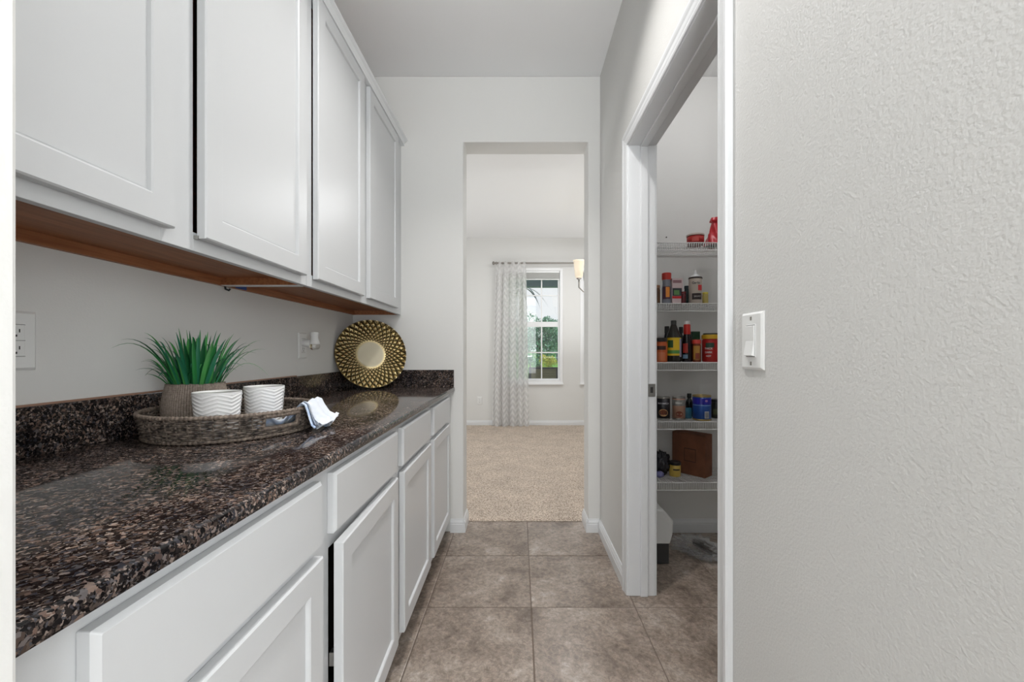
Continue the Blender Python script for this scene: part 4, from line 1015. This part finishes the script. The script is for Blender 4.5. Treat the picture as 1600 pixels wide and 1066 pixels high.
# chandelier: five glass shades
CX, CY_ = .945, 4.72
ch = thing('chandelier', 'nickel chandelier with flared warm glass shades, mostly hidden by the opening', 'chandelier', (CX, CY_, 0))
MB().tube([(0, 0, CEIL), (0, 0, 2.30)], .006, 8).build('stem', M['nickel'], ch, smooth='all')
MB().lathe([(0, CEIL), (.06, CEIL), (.055, CEIL-.02), (.01, CEIL-.035), (0, CEIL-.035)], 24).build('canopy', M['nickel'], ch, smooth=True)
MB().lathe([(0, 1.72), (.012, 1.74), (.03, 1.78), (.02, 1.83), (.035, 1.90), (.02, 1.98), (.012, 2.2), (.016, 2.30), (0, 2.30)], 24).build('hub', M['nickel'], ch, smooth=True)
shm = mat('frosted_amber_glass', rgb(246, 232, 208), .35, emit=(rgb(255, 236, 210), .18)); 
sx_ = px(906, 4.65)-CX; R5 = abs(sx_)
for k in range(5):
    a = pi+k*2*pi/5; c, s_ = cos(a), sin(a)
    zt2 = pz(405, 4.65); zb2 = pz(433, 4.65)
    MB().tube([(.02*c, .02*s_, 1.84), (R5*.4*c, R5*.4*s_, 1.80), (R5*.8*c, R5*.8*s_, 1.80), (R5*c, R5*s_, 1.85), (R5*c, R5*s_, zb2-.02)], [.007, .007, .007, .008, .008], 8).build('arm', M['nickel'], ch, smooth='all')
    MB().lathe([(0, zb2-.022), (.016, zb2-.016), (.030, zb2-.004), (.028, zb2), (0, zb2)], 20, (R5*c, R5*s_, 0)).build('shade_holder', M['nickel'], ch, smooth=True)
    MB().lathe([(.030, zb2), (.043, zb2+.02), (.052, zb2+.10), (.060, zt2-.02), (.068, zt2), (.064, zt2), (.055, zt2-.02), (.047, zb2+.10), (.038, zb2+.02), (.01, zb2+.004)], 28, (R5*c, R5*s_, 0)).build('glass_shade', shm, ch, smooth='all')

# ------------------------------------------------------------------ outdoors beyond the windows
gm = mat('lawn_grass', rgb(96, 150, 62), .9, noise=(3, rgb(126, 178, 78), .4, .6))
lw = MB().grid(lambda u, v: (-14+34*u, 8.8+40*v, -.15+.035*max(0, 40*v-4)), 10, 10).build('lawn', gm); tag(lw, 'bright green lawn outside the window', 'lawn', kind='stuff')
pt = MB().box(-3.2, 3.2, DY+.18, 8.8, -.2, -.05).build('patio_slab', mat('concrete', rgb(170, 168, 162), .85)); struct(pt, 'concrete porch slab outside the dining room', 'patio')
bmq = MB().box(-3.2, 3.2, 8.45, 8.62, pz(448, 8.45), pz(436, 8.45)+.05).build('trim_1', mat('porch_beam_paint', rgb(132, 150, 158), .7)); struct(bmq, 'grey-blue porch beam seen at the top of the window', 'beam')
struct(MB().box(-3.2, 3.2, DY+.19, 8.7, 2.68, 2.74).build('porch_ceiling', mat('porch_ceiling_paint', rgb(150, 164, 170), .8)), 'porch ceiling outside the dining room', 'ceiling')
def tree(name, label, x, Y, zb_, ch_, rx, rz_, cols, seed, leafn=2600, ls=.075, tr_r=.17):
    t_ = thing(name, label, 'tree', (x, Y, zb_))
    MB().tube([(0, 0, 0), (.03, 0, ch_*.4), (-.02, 0, ch_*.7), (0, 0, ch_)], [tr_r, tr_r*.8, tr_r*.7, tr_r*.3], 10).build('trunk', mat('bark', rgb(112, 104, 100), .9), t_, smooth='all')
    r2 = random.Random(seed); q = MB(); blobs = [(r2.uniform(-.7, .7)*rx, r2.uniform(-.6, .6)*rx, ch_+r2.uniform(-.6, .65)*rz_, r2.uniform(.3, .5)) for _ in range(16)]
    for _ in range(leafn):
        bx, by, bz, br = r2.choice(blobs); d = Vector((r2.gauss(0, 1), r2.gauss(0, 1), r2.gauss(0, 1))).normalized()*br*rx*r2.uniform(.6, 1.0)
        c = Vector((bx, by, bz))+d; a = Vector((r2.gauss(0, 1), r2.gauss(0, 1), r2.gauss(0, 1))).normalized(); b_ = a.cross(Vector((0, 0, 1))).normalized()
        q.cur = r2.randrange(len(cols)); q.add([c-a*ls, c-b_*ls*.6, c+a*ls, c+b_*ls*.6], [(0, 1, 2, 3)])
    o_ = q.build('foliage', cols, t_, recalc=False); o_['kind'] = 'stuff'
    return t_
gs = [mat('foliage_a', rgb(88, 140, 118), .8), mat('foliage_b', rgb(116, 166, 140), .8), mat('foliage_c', rgb(150, 192, 162), .8)]
ys_ = [mat('foliage_y', rgb(190, 196, 80), .8), mat('foliage_z', rgb(216, 206, 110), .8)]
tree('garden_tree', 'leafy green tree centred in the window view', px(842, 20), 20, .0, 1.75, 1.30, 1.0, gs, 5, 12000, .05)
tree('garden_tree', 'low green tree far behind, at the left of the window', px(790, 30), 30, .2, 1.8, 2.4, 1.2, gs, 8, 5000, .07)
tree('yellow_shrub', 'small yellow-green shrub right of the tree trunk outside', px(858, 17), 17, .0, .72, .38, .3, ys_, 9, 1600, .034, .04)
tree('dark_shrub', 'low green shrub left of the tree trunk outside', px(829, 18), 18, .0, .72, .42, .3, gs, 12, 1600, .036, .05)
ho = thing('neighbour_house', 'dark neighbouring building edge at the right of the window view', 'building', (px(874, 26)+1.0, 26, 0))
MB().box(-.95, 3.4, 0, 3, 0, 1.7).build('wall', mat('dark_siding', rgb(92, 98, 118), .8), ho)
MB().extrude_x([(-.3, 1.7), (3.3, 1.7), (1.5, 2.6)], -1.2, 3.6).build('roof', mat('dark_roof', rgb(70, 74, 90), .9), ho)
# outdoor bench with woven back
Yb = 8.1; bx0 = px(826, Yb); bx1 = px(873, Yb); bt = pz(574, Yb)
be = thing('outdoor_chair', 'dark framed outdoor chair with woven olive back on the porch', 'chair', ((bx0+bx1)/2, Yb, -.05))
hw_ = (bx1-bx0)/2; hh = bt+.05; dk = mat('dark_frame', rgb(52, 50, 52), .5); ol = mat('olive_wicker', rgb(128, 120, 88), .7)
MB().box(-hw_, hw_, -.02, .02, hh-.035, hh).build('top_rail', dk, be, bevel=.004)
for s in (-1, 1):
    MB().box(s*hw_, s*(hw_-.05), -.02, .02, 0, hh).build('leg', dk, be, bevel=.004); MB().box(s*hw_, s*(hw_-.05), .50, .54, 0, .62).build('leg', dk, be, bevel=.004)
    MB().box(s*hw_, s*(hw_-.06), -.02, .54, .60, .64).build('armrest', dk, be, bevel=.004)
for k in range(8): MB().box(-hw_+.05, hw_-.05, -.008, .008, .44+k*.05, .44+k*.05+.048 if .44+k*.05+.048 < hh-.035 else hh-.035).build('slat', ol, be, bevel=.003) if .44+k*.05 < hh-.05 else None
MB().box(-hw_+.04, hw_-.04, .009, .016, .44, hh-.04).build('back_panel', dk, be)
MB().box(-hw_+.03, hw_-.03, 0, .52, .38, .43).build('seat', ol, be, bevel=.01)
# palm with drooping fronds
pm_ = thing('palm', 'palm with dark drooping fronds at the upper left of the window', 'palm', (px(815, 9.3), 9.3, -.15))
MB().tube([(0, 0, 0), (-.02, 0, 1.3), (.0, 0, 2.68)], [.07, .055, .05], 10).build('trunk', mat('palm_trunk', rgb(120, 108, 92), .9), pm_, smooth='all')
frm = mat('frond_green', rgb(70, 92, 96), .7)
for k in range(11):
    a = k*2*pi/11+.2; q = MB(); n_ = 12; vs = []
    for i in range(n_+1):
        s_ = i/n_; r = .62*s_; zz = 2.68+.22*s_-.62*s_*s_; w_ = .020*sin(pi*min(1, s_+.08))+.002
        vs += [(r*cos(a)-w_*sin(a), r*sin(a)+w_*cos(a), zz), (r*cos(a)+w_*sin(a), r*sin(a)-w_*cos(a), zz)]
    q.add(vs, [(2*i, 2*i+1, 2*i+3, 2*i+2) for i in range(n_)]).build('frond', frm, pm_, recalc=False)
